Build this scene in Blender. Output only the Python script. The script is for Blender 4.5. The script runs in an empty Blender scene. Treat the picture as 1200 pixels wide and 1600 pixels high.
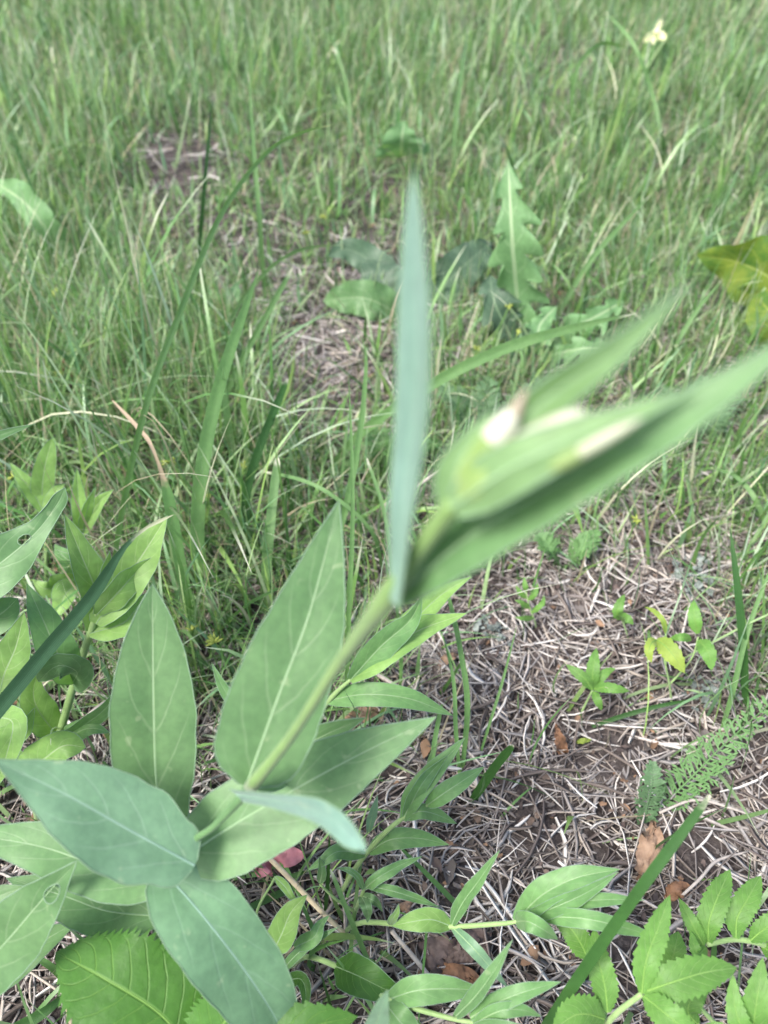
import bpy, math, random
import numpy as np
from math import radians, sin, cos, pi

random.seed(7)
rng = np.random.default_rng(11)
scene = bpy.context.scene
col = scene.collection

# ------------------------------------------------------------------ camera
CH, PITCH, F = 0.42, radians(46.0), 1209.0        # height (m), downward tilt, focal length in 1200x1600 pixels
cam_d = bpy.data.cameras.new('camera')
cam = bpy.data.objects.new('camera', cam_d); col.objects.link(cam)
cam.location = (0, 0, CH)
cam.rotation_euler = (pi/2 - PITCH, 0, 0)
cam_d.sensor_fit = 'VERTICAL'; cam_d.sensor_height = 36.0
cam_d.lens = F/1600*36.0
cam_d.clip_start = 0.01; cam_d.clip_end = 500
cam_d.dof.use_dof = True
cam_d.dof.focus_distance = 0.36
cam_d.dof.aperture_fstop = 8.3
scene.camera = cam

# ------------------------------------------------------------------ sky, sun, exposure
SUN_EL, SUN_AZ = radians(56), radians(238)
world = bpy.data.worlds.new('World'); scene.world = world
world.use_nodes = True
wn = world.node_tree.nodes; wl = world.node_tree.links
sky = wn.new('ShaderNodeTexSky'); sky.sky_type = 'NISHITA'; sky.sun_disc = False
sky.sun_elevation = SUN_EL; sky.sun_rotation = SUN_AZ
sky.air_density = 1.0; sky.dust_density = 3.5; sky.ozone_density = 1.0
wl.new(sky.outputs[0], wn['Background'].inputs[0])
wn['Background'].inputs[1].default_value = 0.085
sun_d = bpy.data.lights.new('sun', 'SUN'); sun_d.energy = 1.5; sun_d.angle = radians(20)
sun_d.color = (1.0, 0.97, 0.92)
sun = bpy.data.objects.new('sun', sun_d); col.objects.link(sun)
sun.rotation_euler = (pi/2 - SUN_EL, 0, pi - SUN_AZ)
scene.view_settings.view_transform = 'Standard'
scene.view_settings.look = 'None'
scene.view_settings.exposure = 1.93
scene.view_settings.gamma = 1.0
scene.cycles.max_bounces = 6
scene.cycles.transmission_bounces = 4

# ------------------------------------------------------------------ geometry helpers
CAM = np.array([0, 0, CH])
RV = np.array([1.0, 0, 0]); FV = np.array([0, cos(PITCH), -sin(PITCH)]); UV_ = np.array([0, sin(PITCH), cos(PITCH)])

def D(px, py, d):                 # a point at distance d (m) in front of the viewpoint
    return CAM + RV*((px-600)/F*d) + UV_*((800-py)/F*d) + FV*d
def gz(x, y):
    f = np.exp(-(np.asarray(x)**2 + np.asarray(y)**2)/18.0)
    return f*(.006*np.sin(9*x+1)*np.cos(7*y+.5) + .004*np.sin(19*x+13*y) + .003*np.sin(31*y-17*x+2))
def A(px, py, h):                 # a point at height h (m) above the soil
    dv = RV*((px-600)/F) + UV_*((800-py)/F) + FV
    z = h
    for _ in range(4):
        p = CAM + dv*((z-CH)/dv[2]); z = h + float(gz(p[0], p[1]))
    return p
def project(P):
    q = np.asarray(P) - CAM
    d = q@FV
    return 600 + F*(q@RV)/d, 800 - F*(q@UV_)/d, d
def depth(p): return float((np.asarray(p)-CAM)@FV)
def unit(v): return v/(np.linalg.norm(v, axis=-1, keepdims=True)+1e-12)

def catmull(pts, ts):
    pts = np.asarray(pts, float)
    if len(pts) == 2: pts = np.array([pts[0], pts[0]*.5+pts[1]*.5, pts[1]])
    P = np.vstack([2*pts[0]-pts[1], pts, 2*pts[-1]-pts[-2]])
    n = len(pts)-1
    s = np.clip(np.asarray(ts)*n, 0, n-1e-9); i = s.astype(int); f = (s-i)[:, None]
    a, b, c, d = P[i], P[i+1], P[i+2], P[i+3]
    return .5*((2*b)+(c-a)*f+(2*a-5*b+4*c-d)*f*f+(3*b-a-3*c+d)*f**3)
def curve1(keys, ts):
    k = np.array(keys, float)
    x, y = k[:, 0], k[:, 1]
    m = np.gradient(y, x); m[0] = (y[1]-y[0])/(x[1]-x[0]); m[-1] = (y[-1]-y[-2])/(x[-1]-x[-2])
    i = np.clip(np.searchsorted(x, ts)-1, 0, len(x)-2)
    h = x[i+1]-x[i]; t = np.clip((ts-x[i])/h, 0, 1)
    return ((2*t**3-3*t**2+1)*y[i]+(t**3-2*t**2+t)*h*m[i]+(-2*t**3+3*t**2)*y[i+1]+(t**3-t**2)*h*m[i+1])

def mesh(name, V, faces, uv=None, cols=None, smooth=True):
    me = bpy.data.meshes.new(name)
    V = np.asarray(V, np.float32)
    faces = np.asarray(faces, np.int32)
    k = faces.shape[1]
    me.vertices.add(len(V)); me.vertices.foreach_set('co', V.ravel())
    me.loops.add(faces.size); me.loops.foreach_set('vertex_index', faces.ravel())
    me.polygons.add(len(faces))
    me.polygons.foreach_set('loop_start', np.arange(0, faces.size, k, dtype=np.int32))
    me.polygons.foreach_set('loop_total', np.full(len(faces), k, np.int32))
    if smooth: me.polygons.foreach_set('use_smooth', np.ones(len(faces), bool))
    me.update(calc_edges=True)
    if uv is not None:
        l = me.uv_layers.new(name='UVMap')
        l.data.foreach_set('uv', np.asarray(uv, np.float32)[faces.ravel()].ravel())
    if cols is not None:
        c = me.color_attributes.new('Col', 'FLOAT_COLOR', 'POINT')
        c4 = np.ones((len(V), 4), np.float32); c4[:, :3] = cols
        c.data.foreach_set('color', c4.ravel())
    me.validate()
    return me
def obj(name, me, mat, parent=None):
    o = bpy.data.objects.new(name, me); col.objects.link(o)
    if mat: me.materials.append(mat)
    if parent: o.parent = parent
    return o
ORIGIN = {}
def thing(name, label, cat, base, group=None):
    o = bpy.data.objects.new(name, None); col.objects.link(o)
    o.empty_display_size = .01
    o.location = tuple(float(v) for v in base)
    o['label'] = label; o['category'] = cat
    if group: o['group'] = group
    ORIGIN[o.name] = np.array(base, float)
    return o
def tag(o, label, cat, group=None):
    o['label'] = label; o['category'] = cat
    if group: o['group'] = group
    return o
def root_of(o):
    while o and o.parent: o = o.parent
    return ORIGIN[o.name] if o and o.name in ORIGIN else np.zeros(3)
def place(name, V, faces, mat, parent, uv=None, cols=None, smooth=True):
    """world-space vertices -> mesh object whose origin is its thing's base (or its own first point)"""
    if parent is not None:
        return obj(name, mesh(name, V-root_of(parent), faces, uv, cols, smooth), mat, parent)
    b = np.array(V[0]); o = obj(name, mesh(name, V-b, faces, uv, cols, smooth), mat)
    o.location = tuple(b); ORIGIN[o.name] = b
    return o

def grid_faces(rows, cols_, wrap=False):
    i = np.arange(rows-1)[:, None]; j = np.arange(cols_ if wrap else cols_-1)[None, :]
    j2 = (j+1) % cols_
    f = np.stack([i*cols_+j+0*i, i*cols_+j2+0*i, (i+1)*cols_+j2, (i+1)*cols_+j], -1)
    return f.reshape(-1, 4)
def frames(P):
    T = unit(np.gradient(P, axis=0))
    ref = np.array([.3, .2, 1.0]); 
    if abs(unit(P[-1]-P[0])@unit(ref)) > .9: ref = np.array([1.0, .1, .1])
    B = unit(np.cross(T, ref)); N = np.cross(B, T)
    return T, B, N
def tube_geo(P, R, sides=8, flat=1.0):
    P = np.asarray(P); R = np.broadcast_to(np.asarray(R, float), (len(P),))
    T, B, N = frames(P)
    a = np.linspace(0, 2*pi, sides, endpoint=False)
    V = P[:, None]+R[:, None, None]*(np.cos(a)[None, :, None]*B[:, None]+flat*np.sin(a)[None, :, None]*N[:, None])
    F_ = grid_faces(len(P), sides, True)
    n = len(P)*sides
    V = np.vstack([V.reshape(-1, 3), P[0], P[-1]])
    k = np.arange(sides)
    c0 = np.stack([k*0+n, (k+1) % sides, k, k], -1)[:, :3]
    c1 = np.stack([k*0+n+1, n-sides+k, n-sides+(k+1) % sides], -1)
    return V, F_, np.vstack([c0, c1])
def tube(name, pts, R, mat, parent, n=14, sides=8, flat=1.0):
    ts = np.linspace(0, 1, n)
    P = catmull(pts, ts)
    r = curve1(R, ts) if isinstance(R, list) else R
    V, q, t = tube_geo(P, r, sides, flat)
    F_ = np.vstack([q, np.hstack([t, t[:, 2:3]])])
    # caps as triangles: build with python lists
    me = bpy.data.meshes.new(name)
    off = root_of(parent) if parent is not None else np.array(V[0])
    faces = [tuple(int(v) for v in f) for f in q]+[tuple(int(v) for v in f) for f in t]
    me.from_pydata((V-off).tolist(), [], faces)
    me.polygons.foreach_set('use_smooth', np.ones(len(faces), bool))
    uv = np.zeros((len(V), 2)); uv[:n*sides, 1] = np.repeat(ts, sides); uv[-1, 1] = 1; uv[:, 0] = .5
    l = me.uv_layers.new(name='UVMap')
    idx = np.zeros(len(me.loops), np.int32); me.loops.foreach_get('vertex_index', idx)
    l.data.foreach_set('uv', uv[idx].astype(np.float32).ravel())
    o = obj(name, me, mat, parent)
    if parent is None:
        o.location = tuple(off); ORIGIN[o.name] = off
    return o

# leaf outlines: (position along the leaf, relative half width)
LANCE = [(0, .30), (.06, .52), (.18, .84), (.36, 1), (.55, .93), (.75, .62), (.9, .27), (1, .0)]
CLASP = [(0, .16), (.025, .48), (.07, .72), (.16, .93), (.32, 1), (.52, .9), (.72, .6), (.88, .27), (1, .0)]
OVATE = [(0, .1), (.08, .5), (.25, .95), (.4, 1), (.6, .85), (.8, .5), (.93, .2), (1, .0)]
NARROW = [(0, .35), (.1, .6), (.35, 1), (.6, .9), (.85, .4), (1, .0)]
BLADE = [(0, .75), (.3, 1), (.6, .9), (.85, .55), (1, .03)]
TORN = [(0, .75), (.3, 1), (.7, .95), (.93, .75), (.97, .6), (1, .22)]
ROUND = [(0, .35), (.08, .75), (.3, 1), (.6, .95), (.82, .68), (.95, .3), (1, 0)]

def leaf_geo(pts, w, roll=0, fold=12, prof=LANCE, n=18, m=4, ripple=0, rfreq=3, serr=0, nserr=0, lobes=None,
             nrm=None, cup=0.0, holes=None, seed=0, bias=0.0, sweep=0.0):
    ts = np.linspace(0, 1, n+1)
    dn = np.linspace(0, 1, 121); Pd = catmull(pts, dn)
    ln = np.concatenate([[0], np.cumsum(np.linalg.norm(np.diff(Pd, axis=0), axis=1))])
    P = catmull(pts, np.interp(ts*ln[-1], ln, dn))
    T = unit(np.gradient(P, axis=0))
    ref = np.asarray(nrm, float) if nrm is not None else CAM-P[n//2]
    Nn = unit(ref[None]-T*(T@ref)[:, None])
    S = np.cross(T, Nn)
    rr = np.radians(np.linspace(roll[0], roll[1], n+1) if isinstance(roll, tuple) else np.full(n+1, float(roll)))[:, None]
    Nr = Nn*np.cos(rr)+S*np.sin(rr); S = S*np.cos(rr)-Nn*np.sin(rr)
    wid = w*np.clip(curve1(prof, ts), 0, None)
    r = np.random.default_rng(seed+17)
    jl = [1+.011*(np.sin(ts*r.uniform(20, 34)+r.uniform(0, 6))+np.sin(ts*r.uniform(45, 70)+r.uniform(0, 6))) for _ in range(2)]
    ph = r.uniform(0, 6.28, 2)
    us = np.linspace(-1, 1, 2*m+1)
    V = np.zeros((n+1, 2*m+1, 3)); uv = np.zeros((n+1, 2*m+1, 2))
    f = radians(fold)
    for j, u in enumerate(us):
        au = abs(u); sgn = 1 if u >= 0 else -1
        ww = wid*(1+bias*sgn)*jl[0 if sgn < 0 else 1]
        if lobes is not None: ww = ww*(1-(1-lobes(ts, sgn))*au)
        if serr and au == 1:
            saw = (ts*nserr*(.9+.1*sgn)) % 1.0
            ww = ww*(1-serr*saw)
        a_ = f*(1-.45*au)
        V[:, j] = P+S*(sgn*au*ww*cos(a_))[:, None]+Nr*(au*ww*sin(a_)+cup*au*au*ww)[:, None]
        if sweep: V[:, j] -= T*(sweep*au**1.5*ww)[:, None]
        if ripple:
            k = 0 if sgn < 0 else 1
            V[:, j] += Nr*(ripple*w*au**2*np.sin(ts*rfreq*6.28+ph[k])*np.minimum(1, wid/w*1.6))[:, None]
        uv[:, j, 0] = .5+.5*u; uv[:, j, 1] = ts
    faces = grid_faces(n+1, 2*m+1)
    V = V.reshape(-1, 3); uv = uv.reshape(-1, 2)
    rims = []
    if holes:
        for (hu, ht, ru, rt) in holes:
            q = (uv-np.array([hu, ht]))/np.array([ru, rt]); rad = np.linalg.norm(q, axis=1)
            inside = rad < 1
            keep = ~inside[faces].all(axis=1)
            faces = faces[keep]
            Vg = V.copy()
            for i in np.where(inside)[0]:
                tgt = np.array([hu, ht])+q[i]/max(rad[i], 1e-6)*np.array([ru, rt])
                # move along the sheet to the hole's rim
                fi, fj = tgt[1]*n, (tgt[0]*2*m)
                i0, j0 = int(np.clip(fi, 0, n-1)), int(np.clip(fj, 0, 2*m-1)); a, b = fi-i0, fj-j0
                g = lambda ii, jj: Vg[ii*(2*m+1)+jj]
                V[i] = (1-a)*((1-b)*g(i0, j0)+b*g(i0, j0+1))+a*((1-b)*g(i0+1, j0)+b*g(i0+1, j0+1))
                uv[i] = tgt
            th = np.linspace(0, 2*pi, 25)
            ring = []
            for t_ in th:
                tgt = np.array([hu+ru*cos(t_), ht+rt*sin(t_)])
                fi, fj = tgt[1]*n, tgt[0]*2*m
                i0, j0 = int(np.clip(fi, 0, n-1)), int(np.clip(fj, 0, 2*m-1)); a, b = fi-i0, fj-j0
                g = lambda ii, jj: Vg[ii*(2*m+1)+jj]
                ring.append((1-a)*((1-b)*g(i0, j0)+b*g(i0, j0+1))+a*((1-b)*g(i0+1, j0)+b*g(i0+1, j0+1)))
            rims.append(np.array(ring))
    return V, faces, uv, P, Nr, rims

def leaf(parent, pts, w, mat, name='leaf', rib=None, edge=None, ribr=.00042, edger=.00022, label=None, **kw):
    n = kw.get('n', 18); m = kw.get('m', 4)
    V, faces, uv, P, Nr, rims = leaf_geo(pts, w, **kw)
    o = place(name, V, faces, mat, parent, uv)
    if label: o['label'] = label
    if rib:
        k = np.linspace(0, 1, len(P))
        Vt, q, t = tube_geo(P-Nr*ribr*.35, ribr*(1.15-.95*k), 6)
        place('midrib', Vt[:-2], q, rib, o)
    if edge:
        E = V.reshape(n+1, 2*m+1, 3) if len(V) == (n+1)*(2*m+1) else None
        if E is not None:
            path = np.vstack([E[:, 0], E[::-1, -1][1:]])
            Vt, q, t = tube_geo(path, edger, 5)
            place('margin', Vt[:-2], q, edge, o)
        for rg in rims:
            Vt, q, t = tube_geo(rg, edger, 5)
            place('hole_rim', Vt[:-2], q, edge, o)
    return o

# ------------------------------------------------------------------ materials
def newmat(name):
    m = bpy.data.materials.new(name); m.use_nodes = True
    nt = m.node_tree; nt.nodes.clear()
    return m, nt
def nd(nt, t, **kw):
    n = nt.nodes.new(t)
    for k, v in kw.items():
        if k.startswith('i_'): n.inputs[int(k[2:])].default_value = v
        else: setattr(n, k, v)
    return n
def mth(nt, op, a, b=None, c=None, clamp=False):
    n = nt.nodes.new('ShaderNodeMath'); n.operation = op; n.use_clamp = clamp
    for i, v in enumerate((a, b, c)):
        if v is None: continue
        if isinstance(v, (int, float)): n.inputs[i].default_value = v
        else: nt.links.new(v, n.inputs[i])
    return n.outputs[0]
def mixc(nt, f, a, b, mode='MIX'):
    n = nt.nodes.new('ShaderNodeMix'); n.data_type = 'RGBA'; n.blend_type = mode
    for s, v in ((n.inputs[0], f), (n.inputs[6], a), (n.inputs[7], b)):
        if isinstance(v, (int, float)): s.default_value = v
        elif isinstance(v, tuple): s.default_value = (*v, 1)
        else: nt.links.new(v, s)
    return n.outputs[2]
def sstep(nt, v, a, b):
    n = nt.nodes.new('ShaderNodeMapRange'); n.interpolation_type = 'SMOOTHSTEP'
    nt.links.new(v, n.inputs[0]); n.inputs[1].default_value = a; n.inputs[2].default_value = b
    return n.outputs[0]

def leaf_mat(name, c1, c2, vein=(.4, .5, .3), va=.6, trans=.28, rough=.5, K=7, slant=.9, tip=None, spots=0, sheen=.15,
             parallel=False, nscale=42, bump=.25, sv=.35, tcol=None, midw=.05, spec=.35):
    m, nt = newmat(name); L = nt.links
    out = nd(nt, 'ShaderNodeOutputMaterial')
    uvn = nd(nt, 'ShaderNodeUVMap', uv_map='UVMap')
    sp = nd(nt, 'ShaderNodeSeparateXYZ'); L.new(uvn.outputs[0], sp.inputs[0])
    oi = nd(nt, 'ShaderNodeObjectInfo')
    geo = nd(nt, 'ShaderNodeNewGeometry')
    a = mth(nt, 'MULTIPLY', mth(nt, 'ABSOLUTE', mth(nt, 'SUBTRACT', sp.outputs[0], .5)), 2)
    y = sp.outputs[1]
    n1 = nd(nt, 'ShaderNodeTexNoise', i_2=nscale, i_3=5, i_4=.6); L.new(geo.outputs['Position'], n1.inputs[0])
    n2 = nd(nt, 'ShaderNodeTexNoise', i_2=nscale*7, i_3=3, i_4=.6); L.new(geo.outputs['Position'], n2.inputs[0])
    c = mixc(nt, sstep(nt, n1.outputs[0], .35, .65), c1, c2)
    fine = mixc(nt, sstep(nt, n2.outputs[0], .3, .7), (.91, .91, .91), (1.08, 1.08, 1.06))
    c = mixc(nt, 1.0, c, fine, 'MULTIPLY')
    rnd = nd(nt, 'ShaderNodeMapRange', i_3=.90, i_4=1.10); L.new(oi.outputs['Random'], rnd.inputs[0])
    hs = nd(nt, 'ShaderNodeHueSaturation'); L.new(c, hs.inputs[4]); L.new(rnd.outputs[0], hs.inputs[2])
    c = hs.outputs[0]
    if parallel:
        w = mth(nt, 'SINE', mth(nt, 'MULTIPLY', sp.outputs[0], 60))
        line = mth(nt, 'MULTIPLY', sstep(nt, w, -.2, 1), sv)
        c = mixc(nt, line, c, vein)
        vn = line
    else:
        mid = mth(nt, 'SUBTRACT', 1, sstep(nt, a, midw*.35, midw*1.3))
        fr = mth(nt, 'FRACT', mth(nt, 'ADD', mth(nt, 'MULTIPLY', y, K), mth(nt, 'SUBTRACT', mth(nt, 'MULTIPLY', n1.outputs[0], .5), mth(nt, 'MULTIPLY', mth(nt, 'POWER', a, 1.3), slant*K*.3))))
        ds = mth(nt, 'ABSOLUTE', mth(nt, 'SUBTRACT', fr, .5))
        side = mth(nt, 'SUBTRACT', 1, sstep(nt, ds, .015, .07))
        side = mth(nt, 'MULTIPLY', side, mth(nt, 'SUBTRACT', 1, sstep(nt, a, .55, .95)))
        side = mth(nt, 'MULTIPLY', side, sv)
        vn = mth(nt, 'MAXIMUM', mth(nt, 'MULTIPLY', mid, va), side)
        c = mixc(nt, vn, c, vein)
    if spots:
        vo = nd(nt, 'ShaderNodeTexNoise', i_2=160, i_3=2, i_4=.5); L.new(geo.outputs['Position'], vo.inputs[0])
        c = mixc(nt, mth(nt, 'MULTIPLY', sstep(nt, vo.outputs[0], .66, .74), spots), c, (.42, .48, .30))
    if tip:
        tc, t0 = tip
        tt = mth(nt, 'ADD', y, mth(nt, 'MULTIPLY', mth(nt, 'SUBTRACT', n2.outputs[0], .5), .06))
        c = mixc(nt, sstep(nt, tt, t0-.02, t0+.03), c, tc)
    pb = nd(nt, 'ShaderNodeBsdfPrincipled')
    L.new(c, pb.inputs['Base Color']); pb.inputs['Roughness'].default_value = rough
    pb.inputs['Specular IOR Level'].default_value = spec
    pb.inputs['Sheen Weight'].default_value = sheen; pb.inputs['Sheen Roughness'].default_value = .5
    bm = nd(nt, 'ShaderNodeBump', i_0=bump, i_1=.0006)
    L.new(mth(nt, 'SUBTRACT', n2.outputs[0], mth(nt, 'MULTIPLY', vn, 2.2)), bm.inputs[3 if 'Height' == bm.inputs[3].name else 2])
    L.new(bm.outputs[0], pb.inputs['Normal'])
    tr = nd(nt, 'ShaderNodeBsdfTranslucent')
    tcm = mixc(nt, 1.0, c, tcol or (1.25, 1.35, .55), 'MULTIPLY'); L.new(tcm, tr.inputs[0])
    mx = nd(nt, 'ShaderNodeMixShader', i_0=trans)
    L.new(pb.outputs[0], mx.inputs[1]); L.new(tr.outputs[0], mx.inputs[2]); L.new(mx.outputs[0], out.inputs[0])
    return m

def plain_mat(name, c1, c2, rough=.7, nscale=150, bump=.4, trans=0, spec=.25, sheen=0):
    m, nt = newmat(name); L = nt.links
    out = nd(nt, 'ShaderNodeOutputMaterial')
    geo = nd(nt, 'ShaderNodeNewGeometry')
    n1 = nd(nt, 'ShaderNodeTexNoise', i_2=nscale, i_3=6, i_4=.65); L.new(geo.outputs['Position'], n1.inputs[0])
    c = mixc(nt, sstep(nt, n1.outputs[0], .35, .68), c1, c2)
    pb = nd(nt, 'ShaderNodeBsdfPrincipled'); L.new(c, pb.inputs['Base Color'])
    pb.inputs['Roughness'].default_value = rough; pb.inputs['Specular IOR Level'].default_value = spec
    pb.inputs['Sheen Weight'].default_value = sheen
    bm = nd(nt, 'ShaderNodeBump', i_0=bump, i_1=.001); L.new(n1.outputs[0], bm.inputs['Height']); L.new(bm.outputs[0], pb.inputs['Normal'])
    if trans:
        tr = nd(nt, 'ShaderNodeBsdfTranslucent'); L.new(c, tr.inputs[0])
        mx = nd(nt, 'ShaderNodeMixShader', i_0=trans)
        L.new(pb.outputs[0], mx.inputs[1]); L.new(tr.outputs[0], mx.inputs[2]); L.new(mx.outputs[0], out.inputs[0])
    else: L.new(pb.outputs[0], out.inputs[0])
    return m

def attr_mat(name, trans=.3, rough=.55, spec=.3):
    m, nt = newmat(name); L = nt.links
    out = nd(nt, 'ShaderNodeOutputMaterial')
    at = nd(nt, 'ShaderNodeVertexColor', layer_name='Col')
    geo = nd(nt, 'ShaderNodeNewGeometry')
    n1 = nd(nt, 'ShaderNodeTexNoise', i_2=300, i_3=4, i_4=.6); L.new(geo.outputs['Position'], n1.inputs[0])
    c = mixc(nt, 1.0, at.outputs[0], mixc(nt, n1.outputs[0], (.7, .7, .7), (1.3, 1.3, 1.3)), 'MULTIPLY')
    pb = nd(nt, 'ShaderNodeBsdfPrincipled'); L.new(c, pb.inputs['Base Color'])
    pb.inputs['Roughness'].default_value = rough; pb.inputs['Specular IOR Level'].default_value = spec
    tr = nd(nt, 'ShaderNodeBsdfTranslucent'); L.new(c, tr.inputs[0])
    mx = nd(nt, 'ShaderNodeMixShader', i_0=trans)
    L.new(pb.outputs[0], mx.inputs[1]); L.new(tr.outputs[0], mx.inputs[2]); L.new(mx.outputs[0], out.inputs[0])
    return m

M = {}
M['hero'] = leaf_mat('hero_leaf', (.130, .248, .100), (.106, .214, .084), vein=(.42, .52, .33), va=.45, trans=.24, rough=.48, K=5, slant=1.1, sv=.13, spots=.25, sheen=.08, midw=.03, tcol=(1.15, 1.25, .6))
M['hero_blue'] = leaf_mat('glaucous_leaf', (.165, .300, .178), (.135, .258, .146), vein=(.40, .52, .42), va=.4, trans=.18, rough=.45, K=5, slant=1.1, sv=.13, spots=.25, sheen=.14, midw=.03, tcol=(1.1, 1.2, .7))
M['hero_dark'] = leaf_mat('blue_green_leaf', (.142, .268, .145), (.118, .232, .122), vein=(.28, .40, .30), va=.6, trans=.15, rough=.42, K=5, slant=1.1, sv=.13, spots=.3, sheen=.1, midw=.03)  # bluish green, slightly darker than the glaucous leaf
M['leaf_bloom_skylit'] = leaf_mat('skylit_bloom_leaf', (.185, .315, .260), (.155, .275, .215), vein=(.34, .46, .38), va=.4, trans=.18, rough=.4, K=5, slant=1.1, sv=.13, spots=.2, sheen=.2, midw=.03, tcol=(1.1, 1.2, .7))  # glaucous bloom, made paler and bluer with the sky's reflection painted in
M['young'] = leaf_mat('young_leaf', (.225, .385, .105), (.175, .320, .085), vein=(.42, .52, .28), va=.55, trans=.34, rough=.5, K=6, sv=.2, sheen=.25, midw=.05)
M['mid'] = leaf_mat('shoot_leaf', (.150, .295, .105), (.115, .240, .085), vein=(.34, .45, .25), va=.55, trans=.28, rough=.46, K=6, sv=.15, sheen=.15, midw=.05)
M['serr'] = leaf_mat('serrated_leaf', (.068, .178, .030), (.050, .142, .022), vein=(.15, .29, .06), va=.6, trans=.3, rough=.5, K=9, slant=.8, sv=.4, sheen=.05, midw=.035, bump=.5)
M['gout'] = leaf_mat('leaflet_green', (.138, .295, .062), (.108, .242, .050), vein=(.30, .46, .17), va=.5, trans=.34, rough=.5, K=9, sv=.35, sheen=.1, midw=.05, bump=.5)
M['lime'] = leaf_mat('lime_leaf', (.33, .43, .08), (.25, .36, .07), vein=(.42, .50, .16), va=.5, trans=.4, rough=.55, K=6, sv=.25, midw=.05)
M['sick'] = leaf_mat('yellowing_leaf', (.20, .27, .035), (.085, .185, .03), vein=(.45, .48, .10), va=.5, trans=.4, rough=.5, K=6, sv=.3, midw=.04, nscale=45)
M['dand'] = leaf_mat('dandelion_leaf', (.185, .345, .150), (.150, .290, .120), vein=(.42, .54, .32), va=.85, trans=.3, rough=.5, K=7, sv=.2, midw=.07)
M['broad_dark'] = leaf_mat('dull_dark_leaf', (.075, .135, .080), (.055, .105, .060), vein=(.18, .26, .16), va=.5, trans=.2, rough=.5, K=7, sv=.3, midw=.05)
G_TIP = (.62, .60, .48)
M['blade'] = leaf_mat('grass_blade', (.135, .270, .085), (.105, .225, .068), vein=(.22, .36, .15), trans=.3, rough=.45, parallel=True, sv=.5, sheen=0)
M['blade_tip'] = leaf_mat('grass_blade_pale_tip', (.150, .275, .100), (.110, .225, .075), vein=(.24, .37, .17), trans=.3, rough=.45, parallel=True, sv=.5, sheen=0, tip=(G_TIP, .95))
M['blade_dark'] = leaf_mat('grass_blade_dark', (.036, .105, .024), (.027, .085, .018), vein=(.06, .14, .04), trans=.22, rough=.4, parallel=True, sv=.6, sheen=0, tip=(G_TIP, .982))
M['blade_blue'] = leaf_mat('grass_blade_deep', (.050, .125, .062), (.040, .102, .050), vein=(.075, .155, .085), trans=.15, rough=.4, parallel=True, sv=.6, sheen=0, tip=((.40, .42, .28), .93))
M['blade_brown'] = leaf_mat('grass_blade_withered', (.120, .255, .080), (.100, .220, .065), vein=(.2, .33, .14), trans=.3, rough=.5, parallel=True, sv=.5, sheen=0, tip=((.48, .36, .26), .60))
M['straw'] = leaf_mat('straw_blade', (.55, .46, .36), (.42, .34, .27), vein=(.62, .55, .46), trans=.15, rough=.55, parallel=True, sv=.4, sheen=0, tcol=(1, 1, .9))
M['straw_tube'] = plain_mat('straw_stalk', (.58, .49, .34), (.46, .37, .25), rough=.45, nscale=220, bump=.3)
M['straw_grey'] = plain_mat('grey_straw_stalk', (.46, .41, .37), (.34, .30, .27), rough=.6, nscale=220)
M['stem'] = plain_mat('stem_green', (.165, .270, .080), (.140, .235, .072), rough=.5, nscale=110, bump=.2, sheen=.25)
M['stem_low'] = plain_mat('stem_glaucous_dimmed', (.105, .205, .080), (.088, .178, .068), rough=.5, nscale=110, bump=.2, sheen=.1)  # glaucous green, with the colour darkened so the lower stem looks less sunlit
M['bract'] = leaf_mat('bract_green', (.185, .310, .135), (.155, .270, .105), vein=(.3, .42, .22), va=.4, trans=.3, rough=.5, K=5, sv=.1, sheen=.15, midw=.03)
M['stem_pale'] = plain_mat('stem_pale', (.26, .38, .15), (.20, .31, .11), rough=.5, nscale=120, bump=.2, sheen=.2)
M['stem_grass'] = plain_mat('stem_grass', (.10, .21, .05), (.14, .25, .07), rough=.5, nscale=160, bump=.2)
M['rib'] = plain_mat('midrib_pale', (.26, .39, .21), (.21, .33, .165), rough=.5, nscale=140, bump=.1)
M['rib_blue'] = plain_mat('midrib_bluish', (.23, .36, .27), (.18, .30, .22), rough=.5, nscale=140, bump=.1)
M['rib_thin'] = plain_mat('midrib_green', (.26, .38, .20), (.20, .31, .15), rough=.5, nscale=140, bump=.1)
M['edge'] = plain_mat('margin_pale', (.27, .40, .26), (.21, .33, .20), rough=.6, nscale=300, bump=.1, trans=.3)
M['bud'] = plain_mat('bud_calyx', (.20, .31, .085), (.25, .35, .125), rough=.5, nscale=90, bump=.2, trans=.2, sheen=.3)
M['bud_white'] = plain_mat('bud_petal', (.60, .62, .50), (.50, .54, .36), rough=.55, nscale=90, bump=.15, trans=.25)
M['bud_pink'] = plain_mat('bud_tip', (.40, .33, .25), (.46, .42, .30), rough=.6, nscale=160, bump=.2, trans=.2)
M['pink'] = plain_mat('pink_leaf', (.55, .24, .28), (.44, .17, .20), rough=.5, nscale=120, bump=.3, trans=.25)
M['dead'] = plain_mat('dead_leaf', (.26, .14, .080), (.15, .085, .055), rough=.6, nscale=160, bump=.6, trans=.15)
M['dead_pale'] = plain_mat('dead_leaf_pale', (.40, .27, .185), (.26, .165, .11), rough=.6, nscale=160, bump=.6, trans=.15)
M['dead_dark'] = plain_mat('dead_leaf_dark', (.115, .085, .078), (.065, .048, .044), rough=.6, nscale=160, bump=.6)
M['lichen'] = plain_mat('lichen', (.24, .27, .25), (.08, .10, .085), rough=.9, nscale=260, bump=.8)
M['yellow'] = plain_mat('spikelet', (.36, .42, .10), (.27, .34, .07), rough=.6, nscale=300, bump=.3, trans=.2)
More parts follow.
